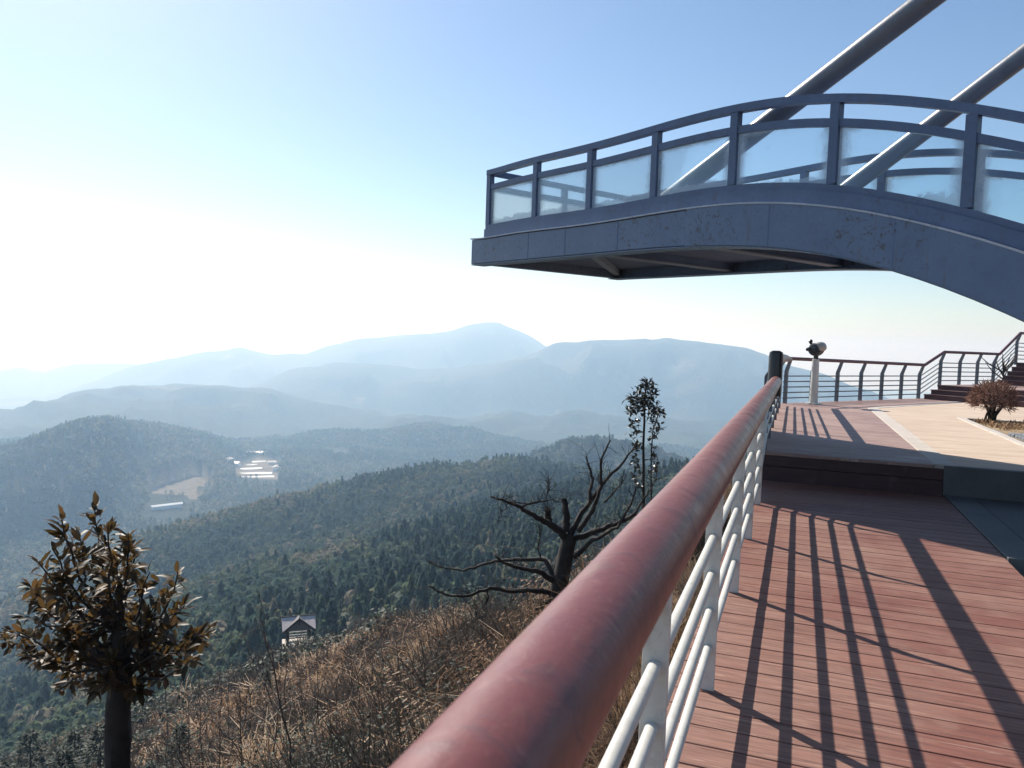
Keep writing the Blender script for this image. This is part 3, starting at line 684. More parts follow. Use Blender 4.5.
# stairs beside that railing
sb = fr1+in2*.12
stairs = empty('stairs', (sb[0], sb[1], ZU), PI/2-az2, 'dark timber stairs climbing in two flights beside the far railing', 'stairs')
WST = 5.5
def flight(name, t0, n, run, z0, rise):
    mb = MB()
    for i in range(n): mb.box(t0+i*run, t0+n*run+.3, -WST, 0, z0+i*rise+(.001 if i else -.05), z0+(i+1)*rise-.02)
    o = mb.build(name, M['steps'], stairs, bevel=.004)
    tr = MB()
    for i in range(n): tr.box(t0+i*run-.015, t0+(i+1)*run-.003, -WST-.01, .01, z0+(i+1)*rise-.019, z0+(i+1)*rise+.006)
    tr.build('tread', M['steps'], o, bevel=.004)
flight('flight', .06, 3, .30, 0, .11)
MB().box(.965, LD1+.2, -WST-.05, .05, .23, .334).build('landing', M['deck_up'], stairs, bevel=.004)
MB().box(1.0, LD1+2, -WST+.05, -.05, -.6, .229).build('landing_base', M['riser'], stairs)
flight('flight', LD1-.05, 5, .24, .335, .12)
MB().box(LD1+1.17, 12, -WST, .1, .86, .934).build('landing', M['deck_up'], stairs, bevel=.004)
MB().box(LD1+1.4, 11.9, -WST+.05, .0, -.6, .859).build('landing_base', M['riser'], stairs)

# viewing telescope
tp_ = np.array([.32, 16.55]); tel = empty('viewing_telescope', (tp_[0], tp_[1], ZU), R(-28), 'coin telescope with black and silver head on a white post by the far railing', 'telescope')
MB().tube([(0, 0, 0), (0, 0, .028), (0, 0, .03)], [.16, .16, .12], 24).build('base_plate', M['white'], tel, smooth=True)
MB().tube([(0, 0, .03), (0, 0, .9), (0, 0, .905)], [.082, .066, .05], 24).build('post', M['white'], tel, smooth=True)
MB().tube([(0, 0, .905), (0, 0, .96), (0, 0, 1.0)], [.05, .045, .06], 16).build('yoke', M['black'], tel, smooth=True)
hd = MB().tube([(0, -.15, 1.09), (0, -.13, 1.09), (0, -.07, 1.095), (0, .05, 1.10), (0, .12, 1.105), (0, .15, 1.105)], [.08, .11, .13, .13, .11, .08], 24).build('telescope_head', M['black'], tel, smooth=True)
hood = MB().tube([(.06, -.125, 1.14), (.07, -.04, 1.15), (.07, .07, 1.15), (.06, .15, 1.14)], [.075, .10, .10, .075], 20).build('hood', M['chrome'], hd, smooth=True)
for s_ in (-1, 1): MB().tube([(s_*.055, -.26, 1.09), (s_*.055, -.16, 1.10)], [.034, .045], 14).build('eyepiece', M['black'], hd, smooth=True)
MB().tube([(-.075, -.04, 1.17), (-.105, -.04, 1.23), (-.11, -.04, 1.26), (-.11, -.04, 1.295)], [.02, .03, .045, .02], 12).build('knob', M['black'], hd, smooth=True)
MB().tube([(.08, -.12, 1.07), (.13, -.2, 1.07)], [.03, .04], 12).build('knob', M['black'], hd, smooth=True)

# ------------------------------------------------------------------ skywalk
TIP = W(471, 264, 1.0); TIP = TIP*(1.045/TIP[2])
# keep its heading: along the sight direction measured from the photograph
AZS = R(123.5); us = np.array([math.sin(AZS), math.cos(AZS)])
sky = empty('skywalk', (TIP[0], TIP[1], 0), PI/2-AZS, 'blue grey steel viewing bridge with glass railing jutting out above the boardwalk', 'footbridge')
def zc(px, py):  # height and station of a photo position on the bridge's near face
    d = ray(px, py); n = np.array([us[1]*-1, us[0]]); k = (TIP[:2]@n)/(d[:2]@n); p = d*k; return (p[:2]-TIP[:2])@us, p[2]
def prof(pts, ext):
    q = [zc(*p) for p in pts]; q = sorted(q)+ext; return np.array([a for a, _ in q]), np.array([b for _, b in q])
gbS, gbZ = prof([(471,264),(560,256),(664,246.7),(720,244),(768,246),(820,253),(860,261),(900,270),(940,283),(980,299),(1024,321)], [])
gtS, gtZ = prof([(471,240.6),(560,228.5),(664,214.8),(703,207.5),(740,204.5),(782,204),(830,207.5),(870,215),(920,225),(970,238),(1024,256)], [])
def smooth_ext(S, Z, zend, send):
    s = np.linspace(-.02, send, 70); z = np.interp(s, S, Z)
    sl = (Z[-1]-Z[-3])/(S[-1]-S[-3])
    m = s > S[-1]; dx = s[m]-S[-1]; z[m] = Z[-1]+sl*dx-.07*dx*dx
    f = np.polynomial.Polynomial.fit(s, z, 9); zz = f(s)
    return s, zz
SEND = 10.2
sB, zB_ = smooth_ext(gbS, gbZ, 0, SEND); sT, zT_ = smooth_ext(gtS, gtZ, 0, SEND)
zb = lambda s: np.interp(s, sB, zB_); zt = lambda s: np.interp(s, sT, zT_)
WB = 2.86
def strip(mb, s0, s1, w0, w1, lo, hi, n=36):
    rings = [[(s, w0, lo(s)), (s, w1, lo(s)), (s, w1, hi(s)), (s, w0, hi(s))] for s in np.linspace(s0, s1, n)]
    return mb.sweep(rings)
tagname = []
for w0, w1 in ((0, .14), (WB-.14, WB)):
    o = strip(MB(), 0, 3.92, w0, w1, zb, zt, 12).build('girder', M['steel'], sky, bevel=.006)
    near = w0 == 0
    strip(MB(), 3.926, SEND, w0-(.012 if near else 0), w1+(0 if near else .012), lambda s: zb(s)-.004, lambda s: zt(s)+.006, 40).build('arch_girder', M['steel'], sky, smooth=False)
    strip(MB(), 0, SEND, w0+.004 if near else w0-.09, w1+.09 if near else w1-.004, lambda s: zb(s)-.018, lambda s: zb(s)-.006, 50).build('bottom_flange', M['steel'], sky)
    strip(MB(), -.01, SEND, w0-.02, w1+.02, lambda s: zt(s)+.007, lambda s: zt(s)+.022, 50).build('top_flange', M['flange'], sky)
MB().box(-.01, .12, .143, WB-.143, float(zb(0))+.001, float(zt(0))).build('end_beam', M['steel'], sky, bevel=.006)
strip(MB(), .13, SEND, .145, WB-.145, lambda s: zt(s)-.20, lambda s: zt(s)-.03, 50).build('deck', M['steel_dark'], sky)
for s_ in (2.35, 3.95, 5.7, 7.3, 8.9):
    z0 = float(zb(s_)); MB().box(s_-.05, s_+.05, .146, WB-.146, z0+.03, float(zt(s_))-.202).build('cross_beam', M['steel_dark'], sky)
    MB().box(s_-.07, s_+.07, .146, WB-.146, z0+.012, z0+.029).build('cross_beam_flange', M['brace'], sky)
def brace(p, q, zoff):
    p = np.array(p); q = np.array(q); d_ = (q-p)/np.linalg.norm(q-p); n_ = np.array([-d_[1], d_[0]])*.045
    mb = MB(); mb.prism([p-n_, q-n_, q+n_, p+n_], float(zb(.5))+.04+zoff, float(zb(.5))+.12+zoff); mb.build('brace', M['brace'], sky)
brace((2.25, .15), (.15, WB-.17), 0); 
for s_ in (1.32, 2.05, 2.95):
    MB().box(s_-.0025, s_+.0025, -.003, .02, float(zb(s_))+.002, float(zt(s_))-.002).build('plate_joint', M['steel_dark'], sky)
for s_ in (4.9, 6.05, 7.1):
    MB().box(s_-.0025, s_+.0025, -.0145, .02, float(zb(s_))+.004, float(zt(s_))-.002).build('plate_joint', M['steel_dark'], sky)
# railing on the bridge
w_n, w_f = .10, WB-.10
fas0 = lambda s: zt(s)+.024
pan0 = lambda s: zt(s)+.205
mid1 = lambda s: zt(s)+.755; mid0 = lambda s: zt(s)+.685
top1 = lambda s: zt(s)+.955; top0 = lambda s: zt(s)+.885
SP = [zc(px_, py_)[0] for px_, py_ in ((485,200),(530,195),(584,190),(649,170),(728,150),(828,150),(964,170))]; SP[0] = .275; SP += [SP[-1]+1.15, SP[-1]+2.3]
S_END = SP[-1]+.03
for w, sgn in ((w_n, 1), (w_f, -1)):
    lo_, hi_ = (w-.035, w+.035)
    strip(MB(), .235, S_END, lo_-.02, hi_+.02, fas0, lambda s: pan0(s)-.06, 50).build('fascia', M['steel_rail'], sky)
    strip(MB(), .235, S_END, lo_, hi_, lambda s: pan0(s)-.0595, pan0, 50).build('sill_rail', M['steel_rail'], sky)
    strip(MB(), .235, S_END, lo_+.008, hi_-.008, mid0, mid1, 50).build('middle_rail', M['steel_rail'], sky)
    strip(MB(), .232, S_END, lo_-.008, hi_+.008, top0, top1, 50).build('top_rail', M['steel_rail'], sky)
    for i, s_ in enumerate(SP):
        hw = .042
        MB().box(s_-hw, s_+hw, lo_-.003, hi_+.003, float(pan0(s_))+.0005, float(top0(s_))-.0005).build('post', M['steel_rail'], sky, bevel=.003)
        if i < len(SP)-1:
            a, b = s_+hw+.001, SP[i+1]-hw-.001
            strip(MB(), a, b, w-.006, w+.006, lambda s: pan0(s)+.001, lambda s: mid0(s)-.001, 10).build('glass_pane', M['glass'], sky)
ws = [w_n, w_n+(w_f-w_n)/2, w_f]; z0 = float(zt(.27))
MB().box(.235, .305, w_n+.036, w_f-.036, z0+.024, z0+.205).build('fascia', M['steel_rail'], sky)
MB().box(.243, .297, w_n+.036, w_f-.036, z0+.685, z0+.755).build('middle_rail', M['steel_rail'], sky)
MB().box(.235, .305, w_n+.045, w_f-.045, z0+.885, z0+.955).build('top_rail', M['steel_rail'], sky)
MB().box(.232, .308, ws[1]-.04, ws[1]+.04, z0+.2055, z0+.8845).build('post', M['steel_rail'], sky)
for a, b in ((ws[0]+.04, ws[1]-.041), (ws[1]+.041, ws[2]-.04)):
    MB().box(.264, .276, a, b, z0+.206, z0+.684).build('glass_pane', M['glass'], sky)
# inclined tubes carrying the bridge
def tube_on(foot, w, px2, r_):
    s0, zf = zc(*foot) if w < 1 else (None, None)
    return
def on_plane(px, py, w):
    d = ray(px, py); n = np.array([-us[1], us[0]]); k = (TIP[:2]@n+w)/(d[:2]@n); p = d*k; return (p[:2]-TIP[:2])@us, p[2]
for w, f0, f1, r_ in ((.42, (676, 193), (927, 0), .098), (WB-.42, (846, 190), (1010, 66), .098)):
    a = np.array(on_plane(*f0, w)); b = np.array(on_plane(*f1, w)); d_ = (b-a)/np.linalg.norm(b-a)
    a0_ = a-d_*.55; e = a+d_*6.5
    a0_[1] = max(a0_[1], float(zt(a0_[0]))-.1)
    MB().tube([(a0_[0], w, a0_[1]), (e[0], w, e[1])], r_, 28).build('stay_tube', M['tube'], sky, smooth=True)

# ------------------------------------------------------------------ trees and plants
def wob(pts, n, amt, r_):
    pts = [np.array(p, float) for p in pts]; out = []
    seg = [np.linalg.norm(pts[i+1]-pts[i]) for i in range(len(pts)-1)]; tot = sum(seg)
    acc = np.concatenate([[0], np.cumsum(seg)])
    for t_ in np.linspace(0, tot, n):
        out.append(np.array([np.interp(t_, acc, [p[k] for p in pts]) for k in range(3)]))
    for i in range(1, n-1): out[i] = out[i]+np.array([r_.gauss(0, amt) for _ in range(3)])
    return out
def leaf_quads(c, d, up, L, wd, curl):
    d = d/np.linalg.norm(d); s = np.cross(d, up); s /= (np.linalg.norm(s)+1e-6); n = np.cross(s, d)
    m = c+d*L*.5-n*curl*L*.10; e = c+d*L-n*curl*L*.35
    v = [c, m-s*wd+n*wd*.35, m, m+s*wd+n*wd*.35, e]
    return v, [(0, 1, 2), (0, 2, 3), (1, 4, 2), (2, 4, 3)]
def leaf_quads2(c, d, up, L, wd, curl):
    d = d/np.linalg.norm(d); s = np.cross(d, up); s /= (np.linalg.norm(s)+1e-6); n = np.cross(s, d)
    q = [c+d*L*t_-n*curl*L*.4*t_*t_ for t_ in (0, .28, .68, 1)]
    v = [q[0], q[1]-s*wd*.85+n*wd*.3, q[1], q[1]+s*wd*.85+n*wd*.3, q[2]-s*wd*.8+n*wd*.3, q[2], q[2]+s*wd*.8+n*wd*.3, q[3]]
    return v, [(0, 1, 2), (0, 2, 3), (1, 4, 5, 2), (2, 5, 6, 3), (4, 7, 5), (5, 7, 6)]
def place(root, mb): mb.v = [loc_(p, root) for p in mb.v]; return mb
# magnolia-like tree on the left
rr = random.Random(3); DT = 6.5
b_ = W(120, 768, DT); gz_ = float(sample(GZ, [b_[0]], [b_[1]])[0])
tree = empty('evergreen_tree', (b_[0], b_[1], gz_), 0, 'stumpy tree with big glossy brown green leaves on the slope, front left', 'tree')
tk = MB(); tp0 = np.array([b_[0], b_[1], gz_-.2])
trunkp = [tp0, W(119, 768, DT), W(119, 700, DT), W(121, 650, DT), W(123, 617, DT), W(116, 575, DT), W(104, 535, DT)]
tk.tube(wob(trunkp, 34, .012, rr), [float(np.interp(i, [0, 20, 25, 28, 33], [.135, .108, .085, .045, .012]))+.008*math.sin(i*1.7)*math.sin(i*.6) for i in range(34)], 18, .09)
for hz_, a_ in ((672, 2.6), (655, 4.4), (640, 1.5)):
    c_ = W(120, hz_, DT); tk.tube([c_, c_+np.array([math.cos(a_)*.19, math.sin(a_)*.19, .06]), c_+np.array([math.cos(a_)*.22, math.sin(a_)*.22, .12])], [.05, .034, .026], 9, .12)
lf = MB(); br = MB()
targets = [(95,505),(78,532),(70,545),(108,525),(52,548),(38,562),(30,585),(62,575),(90,560),(118,560),(135,550),(150,572),(168,590),(155,605),(185,605),(205,635),(190,650),(170,645),(150,660),(140,630),(18,632),(5,640),(28,655),(48,650),(60,672),(80,680),(75,630),(95,600),(110,590),(45,610),(85,655),(175,625),(62,640),(140,590),(120,640),(160,672),(100,540),(55,590),(130,610),(112,660),(95,690),(140,690),(70,660),(165,655),(105,680),(128,700),(195,640),(35,600),(150,625),(85,630),(212,630),(178,572),(2,628),(22,615),(200,655),(58,690),(180,612),(128,535),(62,520)]
for i, (px, py) in enumerate(targets):
    dz = rr.uniform(-.65, .65); e = W(px, py, DT+dz); s0 = W(120+rr.uniform(-5, 5), rr.uniform(622, 690) if py > 560 else rr.uniform(612, 640), DT)
    mid = s0*.45+e*.55+np.array([0, 0, -.10*np.linalg.norm(e-s0)]) if py > 560 else s0*.5+e*.5+(e-s0)*np.array([.15, .15, -.1])
    pts = wob([s0, mid, e], 9, .012, rr); br.tube(pts, list(np.linspace(.016, .005, 9)), 6)
    nl_ = rr.choice([22, 30, 38, 46, 56])
    for k_ in range(nl_):
        t_ = 1-abs(rr.gauss(0, .32)); t_ = max(.15, t_); j = t_*8; j0 = min(int(j), 7); c = pts[j0]+(pts[j0+1]-pts[j0])*(j-j0)
        ax = pts[j0+1]-pts[j0]; ax /= np.linalg.norm(ax)
        rd = np.array([rr.gauss(0, 1) for _ in range(3)]); rd /= np.linalg.norm(rd)
        dd_ = ax*rr.uniform(.2, .9)+rd*.9+np.array([0, 0, .05]); up_ = np.array([rr.gauss(0, .4), rr.gauss(0, .4), 1])
        v, f = leaf_quads2(c+rd*.015, dd_, up_, rr.choice([.75, .9, 1, 1.15])*rr.uniform(.082, .138), rr.uniform(.018, .031), rr.uniform(-.2, 1.0)); lf.add(v, f)
tko = place(tree, tk).build('trunk', M['bark'], tree, smooth=True)
place(tree, br).build('branches', M['bark'], tree, smooth=True); place(tree, lf).build('crown', M['magnolia'], tree, smooth=True)

# bare pruned tree
rr = random.Random(11); DB = 10.2
C6 = lambda cx, cy: (400+cx/2.743, 360+cy/2.743)
b_ = W(*C6(425, 690), DB); gz_ = float(sample(GZ, [b_[0]], [b_[1]])[0])
bare = empty('bare_tree', (b_[0], b_[1], gz_), 0, 'leafless pruned tree with spreading crooked branches just beyond the red handrail', 'tree')
mb = MB()
mb.tube(wob([np.array([b_[0], b_[1], gz_-.2]), W(*C6(428, 660), DB), W(*C6(445, 580), DB), W(*C6(460, 510), DB), W(*C6(466, 480), DB)], 12, .01, rr), list(np.linspace(.145, .095, 12)), 14, .07)
place(bare, mb).build('trunk', M['bark'], bare, smooth=True)
limbs = [([(462,492),(420,455),(370,430),(330,405),(290,390),(250,375)], .065, .012, -.6),
 ([(330,405),(365,391),(410,383),(440,390)], .022, .007, .2), ([(404,445),(406,425),(405,408)], .055, .05, -.1),
 ([(456,470),(457,425),(450,380)], .065, .05, .15), ([(400,380),(410,350),(408,325)], .014, .006, 0),
 ([(466,482),(490,430),(530,380),(570,320),(610,285),(650,225)], .05, .010, .5), ([(490,470),(530,410),(552,350),(550,270),(577,220)], .045, .012, -.4),
 ([(522,385),(527,320),(510,265)], .036, .012, .3), ([(480,490),(540,470),(590,450),(640,425),(668,420)], .05, .03, .7),
 ([(480,540),(520,500),(600,455),(640,380),(648,345)], .04, .012, -.5), ([(560,390),(590,360),(615,330)], .018, .008, .2),
 ([(432,612),(385,583),(330,570),(280,555),(260,535)], .055, .012, -.5), ([(425,600),(400,545),(330,548),(260,550),(180,575),(110,570),(70,545)], .040, .010, .6),
 ([(425,640),(370,632),(300,635),(240,625),(180,650),(120,640),(80,620)], .045, .012, -.7), ([(425,650),(395,668),(370,690)], .05, .02, -.2),
 ([(385,545),(380,500),(390,465)], .016, .006, .1), ([(240,625),(240,660),(215,690),(200,720)], .014, .005, -.2), ([(350,395),(300,388),(270,440),(268,450)], .012, .005, 0), ([(640,425),(670,380),(705,325)], .02, .007, .3)]
bm_ = MB()
def twigs(mb, pts, rad, n, L, r_, up=.5):
    for k_ in range(n):
        j = r_.uniform(.25, 1)*(len(pts)-1); j0 = min(int(j), len(pts)-2); c = pts[j0]+(pts[j0+1]-pts[j0])*(j-j0)
        d_ = np.array([r_.gauss(0, 1), r_.gauss(0, 1), r_.gauss(up, .7)]); d_ /= np.linalg.norm(d_); l_ = L*r_.uniform(.4, 1.2)
        q = wob([c, c+d_*l_*.5+np.array([0, 0, .02]), c+d_*l_], 4, l_*.03, r_); mb.tube(q, [rad, rad*.8, rad*.6, rad*.3], 5)
        if r_.random() < .5:
            d2_ = d_+np.array([r_.gauss(0, .6) for _ in range(3)]); mb.tube([q[2], q[2]+d2_*l_*.45], [rad*.6, rad*.3], 4)
for pts, r1, r2, dd_ in limbs:
    n = len(pts); p3 = [W(*C6(*p), DB+dd_*(i/(n-1))) for i, p in enumerate(pts)]
    q = wob(p3, 4*n, .007, rr); bm_.tube(q, list(np.linspace(r1*.86, r2*.8, 4*n)), 9, .06); twigs(bm_, q, .0045, 18, .25, rr, 1.0)
place(bare, bm_).build('branches', M['bark'], bare, smooth=True)

# slender twin-stemmed tree beyond the handrail
rr = random.Random(5); DS = 15.0
C7 = lambda cx, cy: (560+cx/3.793, 380+cy/3.793)
b_ = W(*C7(322, 560), DS); gz_ = float(sample(GZ, [b_[0]], [b_[1]])[0])
sl = empty('slender_tree', (b_[0], b_[1], gz_), 0, 'slender dark tree with two thin stems and a leafy tuft beyond the handrail', 'tree')
lf = MB()
stems = [[np.array([b_[0], b_[1], gz_-.2]), W(*C7(318, 490), DS), W(*C7(312, 250), DS), W(*C7(322, 110), DS), W(*C7(330, -5), DS)],
         [np.array([b_[0]+.15, b_[1]+.1, gz_-.2]), W(*C7(343, 465), DS+.2), W(*C7(345, 250), DS+.2), W(*C7(358, 170), DS+.2), W(*C7(378, 118), DS+.2)]]
for st_, r_ in zip(stems, (.050, .032)):
    q = wob(st_, 16, .008, rr); place(sl, MB().tube(q, list(np.linspace(r_, r_*.35, 16)), 9)).build('trunk', M['bark'], sl, smooth=True)
def leafball(cx, cy, rad, n, sz):
    for k_ in range(n):
        px, py = cx+rr.gauss(0, rad*.36), cy+rr.gauss(0, rad*.36); c = W(*C7(px, py), DS+rr.gauss(0, .15))
        d_ = np.array([rr.gauss(0, 1), rr.gauss(0, 1), rr.gauss(.3, .8)]); v, f = leaf_quads(c, d_, np.array([rr.gauss(0, .5), rr.gauss(0, .5), 1]), rr.uniform(.7, 1.2)*sz, sz*.24, rr.uniform(0, .8)); lf.add(v, f)
for cx, cy, rad, n in ((300,70,42,70),(330,20,36,60),(345,55,40,70),(270,70,26,35),(350,100,34,50),(290,110,36,50),(265,120,24,30),(320,95,40,70),(370,120,22,30),(385,128,14,14),(355,150,26,36),(365,185,24,30),(280,160,24,22),(290,200,26,24),(265,180,12,8),(350,215,22,24),(295,250,26,22),(285,300,24,18),(285,330,26,20),(290,370,24,16),(360,300,24,22),(365,330,22,16),(350,345,22,16),(360,270,20,14),(300,400,20,10),(280,270,18,10)):
    leafball(cx, cy, rad, n, .12)
place(sl, lf).build('crown', M['darkleaf'], sl)

# bare saplings on the slope
def sapling(name, px, py, D, top, seed, label, nb=7, r0=.016, group=None, spread=1.0):
    r_ = random.Random(seed); b = W(px, py, D); b[2] = float(sample(GZ, [b[0]], [b[1]])[0])-.05
    t_ = W(top[0], top[1], D); q = wob([b, b*.5+t_*.5+np.array([r_.gauss(0, .06), 0, 0]), t_], 12, .018, r_)
    o = empty(name, tuple(b), 0, label, 'sapling', group); mb = MB(); mb.tube(q, list(np.linspace(r0, r0*.3, 12)), 6)
    h_ = np.linalg.norm(t_-b)
    for k_ in range(nb):
        j = r_.uniform(.25, .95)*11; j0 = int(j); c = q[j0]; a = r_.uniform(0, 6.28); d_ = np.array([math.cos(a), math.sin(a), r_.uniform(.5, 1.2)]); d_ /= np.linalg.norm(d_)
        l_ = h_*r_.uniform(.18, .42)*spread; s_ = wob([c, c+d_*l_*.5, c+d_*l_+np.array([0, 0, .05*l_])], 6, l_*.03, r_)
        mb.tube(s_, list(np.linspace(r0*.5, r0*.2, 6)), 5); twigs(mb, s_, r0*.2, 4, l_*.35, r_, .6)
    place(o, mb).build('stem', M['twig'], o)
    return o
sapling('bare_sapling', 308, 790, 8.0, (262, 620), 1, 'thin leaning bare sapling below the little pavilion', 9, .017)
sapling('bare_sapling', 420, 700, 9.0, (421, 640), 2, 'short bare sapling with upright twigs beside the red handrail, lower middle', 7, .015)
sapling('bare_sapling', 378, 770, 7.0, (360, 690), 3, 'twiggy grey sapling hugging the lower end of the red handrail', 9, .012)
for i, (px, py, D, tx, ty) in enumerate([(230,660,30,232,625),(345,650,34,350,622),(410,640,30,402,618),(455,640,22,452,598),(480,650,20,488,600),(205,700,20,199,668),(330,720,14,338,676),(250,730,13,240,690),(505,640,18,508,605),(385,660,24,381,628),(290,690,18,286,655),(170,720,18,165,690),(215,735,15,222,688),(270,745,12,281,700),(320,690,20,316,650),(355,700,16,350,655),(400,690,15,396,640),(440,668,15,447,615),(470,640,17,466,592),(530,625,15,527,582),(300,670,40,301,648),(430,645,30,427,618),(195,740,14,188,700),(360,660,38,363,634),(245,690,24,250,662),(495,625,22,497,596)]):
    sapling('bare_sapling', px, py, D, (tx, ty), 40+i, 'small leafless sapling standing in the brown bracken of the slope', 6, .02, 'bare saplings on the slope', 1.2)

# young evergreens at the lower left
def spruce():
    r_ = random.Random(77); o = empty('young_pine', (0, 0, 0), 0); mb = MB().tube([(0, 0, -.3), (.02, 0, 1.5), (0, 0, 3.4)], [.07, .05, .015], 8); mb.build('trunk', M['bark'], o, smooth=True)
    lf = MB()
    for k_ in range(900):
        h_ = r_.uniform(.05, 1)**.85; rad = (1-h_)**.6*1.55*(.75+.25*math.sin(h_*34)); a = r_.uniform(0, 6.28); q_ = r_.uniform(.25, 1)**.5*rad
        c = np.array([q_*math.cos(a), q_*math.sin(a), .25+3.3*h_-.15*q_]); d_ = np.array([math.cos(a)+r_.gauss(0, .5), math.sin(a)+r_.gauss(0, .5), r_.gauss(.15, .35)])
        v, f = leaf_quads(c, d_, np.array([r_.gauss(0, .4), r_.gauss(0, .4), 1]), r_.uniform(.18, .36), .05, .4); lf.add(v, f)
    lf.build('crown', M['evergreen'], o); return o
sp0 = spruce(); first = True
for (px, py, D, sc_s) in [(10,742,34,.8),(35,735,38,1.0),(62,728,42,1.1),(85,745,33,.75),(22,762,28,.7),(150,738,30,.6),(100,722,46,1.0),(52,758,27,.62),(0,722,48,1.1),(180,728,36,.65),(75,712,54,1.0),(128,752,26,.5),(265,658,46,.6),(30,715,58,1.2)]:
    o = sp0 if first else copy_tree(sp0); first = False
    p = W(px, py, D); z_ = float(sample(GZ, [p[0]], [p[1]])[0]); o.location = (p[0], p[1], z_); o.rotation_euler = (0, 0, px*1.7); o.scale = (sc_s*1.1, sc_s*1.1, sc_s)
    tag(o, 'young dark green conifer in the hollow at the lower left of the slope' if px < 200 else 'small dark conifer beside the little pavilion', 'tree', 'young conifers on the slope' if px < 200 else None)
    if px >= 200 and 'group' in o: del o['group']

# round shrub on the planting bed
def bed_shrub(name, p, rad, h_, n, seed, label, mat, ntw=60):
    r_ = random.Random(seed); o = empty(name, (p[0], p[1], p[2]), 0, label, 'shrub'); sm = MB(); tw = MB()
    for k_ in range(16):
        a = r_.uniform(0, 6.28); e = np.array([math.cos(a)*rad*r_.uniform(.2, .75), math.sin(a)*rad*r_.uniform(.2, .75), h_*r_.uniform(.55, .9)])
        q = wob([np.array([r_.gauss(0, .04), r_.gauss(0, .04), -.05]), e*np.array([.35, .35, .45]), e], 7, .02, r_); sm.tube(q, list(np.linspace(.022, .006, 7)), 6)
    for k_ in range(n):
        v = np.array([r_.gauss(0, 1) for _ in range(3)]); v /= np.linalg.norm(v); q_ = r_.uniform(.3, 1)**.4
        c = np.array([v[0]*rad*q_, v[1]*rad*q_, h_*.60+v[2]*h_*.42*q_])
        if v[2] < -.55: continue
        d_ = v+np.array([r_.gauss(0, .7), r_.gauss(0, .7), r_.gauss(.3, .6)]); s_ = np.cross(d_, [r_.gauss(0, 1), r_.gauss(0, 1), r_.gauss(0, 1)]); s_ /= np.linalg.norm(s_); d_ /= np.linalg.norm(d_)
        L = r_.uniform(.04, .11); s_ = s_*r_.uniform(.004, .010); tw.add([c-s_, c+s_, c+d_*L+s_*.4, c+d_*L-s_*.4], [(0, 1, 2, 3)])
    sm.build('stem', M['bark'], o, smooth=True); tw.build('crown', mat, o); return o
bed_shrub('round_shrub', (3.02, 14.6, ZU-.03), .34, .68, 2500, 4, 'rounded russet leafless shrub on the planting bed beside the path', M['shrub'])
bed_shrub('low_shrub', (4.15, 15.0, ZU-.05), .30, .30, 900, 6, 'low brown shrub behind the rounded shrub at the picture edge', M['shrub'])
q = q2(3.2, ZLAND+.02, .45)
sapling_o = empty('potted_sapling', tuple(q), 0, 'spiky dark seedling on the stair landing against the far railing', 'plant')
r_ = random.Random(9); mb = MB(); mb.tube([(0, 0, -.02), (.02, 0, .35), (.0, 0, .7)], [.02, .014, .006], 7)
for k_ in range(9):
    a = r_.uniform(0, 6.28); l_ = r_.uniform(.3, .6); z_ = r_.uniform(.1, .5); mb.tube([(0, 0, z_), (math.cos(a)*l_*.6, math.sin(a)*l_*.6, z_+.2), (math.cos(a)*l_, math.sin(a)*l_, z_+.42)], [.02, .016, .006], 6)
mb.build('stem', M['bark'], sapling_o)

# ------------------------------------------------------------------ pavilion on the spur
pz = float(sample(GZ, [gz_c[0]], [gz_c[1]])[0]); pzt = max(pz, gz_c[2]-.3)
angp = math.atan2(-gz_c[0], gz_c[1])
pav = empty('pavilion', (gz_c[0], gz_c[1], max(pz+.25, gz_c[2]-.4)), angp+R(4), 'little open pavilion with pale tin roof and dark front gable on the spur below', 'pavilion')
MB().box(-1.5, 1.5, -1.3, 1.3, -1.6, .12).build('floor', M['stone'], pav)
for sx_ in (-1, 1):
    for sy_ in (-1, 1): MB().box(sx_*1.05-.10, sx_*1.05+.10, sy_*.95-.10, sy_*.95+.10, .121, 1.80).build('post', M['timber_dark'], pav)
MB().box(-1.28, 1.28, -1.06, 1.06, 1.801, 1.93).build('beam', M['timber_dark'], pav)
rf = MB(); rf.add([(-1.62, -1.35, 1.98), (1.62, -1.35, 1.98), (1.62, 0, 2.88), (-1.62, 0, 2.88), (1.62, 1.35, 1.98), (-1.62, 1.35, 1.98), (-1.62, -1.35, 1.90), (1.62, -1.35, 1.90), (1.62, 0, 2.79), (-1.62, 0, 2.79), (1.62, 1.35, 1.90), (-1.62, 1.35, 1.90)],
   [(0, 1, 2, 3), (3, 2, 4, 5), (6, 9, 8, 7), (9, 11, 10, 8), (0, 6, 7, 1), (4, 10, 11, 5), (1, 7, 8, 2), (2, 8, 10, 4), (0, 3, 9, 6), (3, 5, 11, 9)])
rfo = rf.build('roof', M['roof'], pav)
MB().tube([(-1.68, 0, 2.89), (1.68, 0, 2.89)], .07, 8).build('ridge_cap', M['timber_dark'], rfo)
gb = MB(); gb.add([(-1.30, -1.52, 1.95), (1.30, -1.52, 1.95), (0, -1.52, 3.02), (-1.30, -1.2, 1.95), (1.30, -1.2, 1.95), (0, -.1, 3.02)], [(0, 1, 2), (3, 5, 4), (0, 2, 5, 3), (1, 4, 5, 2), (0, 3, 4, 1)]); gb.build('gable', M['timber_grey'], pav)
bb = MB()
for sx_ in (-1, 1): bb.tube([(sx_*1.62, -1.56, 1.80), (0, -1.56, 3.12)], .10, 6)
bb.tube([(0, -1.56, 2.55), (0, -1.56, 3.30)], .06, 6)
bb.build('bargeboard', M['timber_dark'], pav)
rl = MB()
for z_ in (.55, .85): rl.box(-.94, .94, .92, .98, z_, z_+.08)
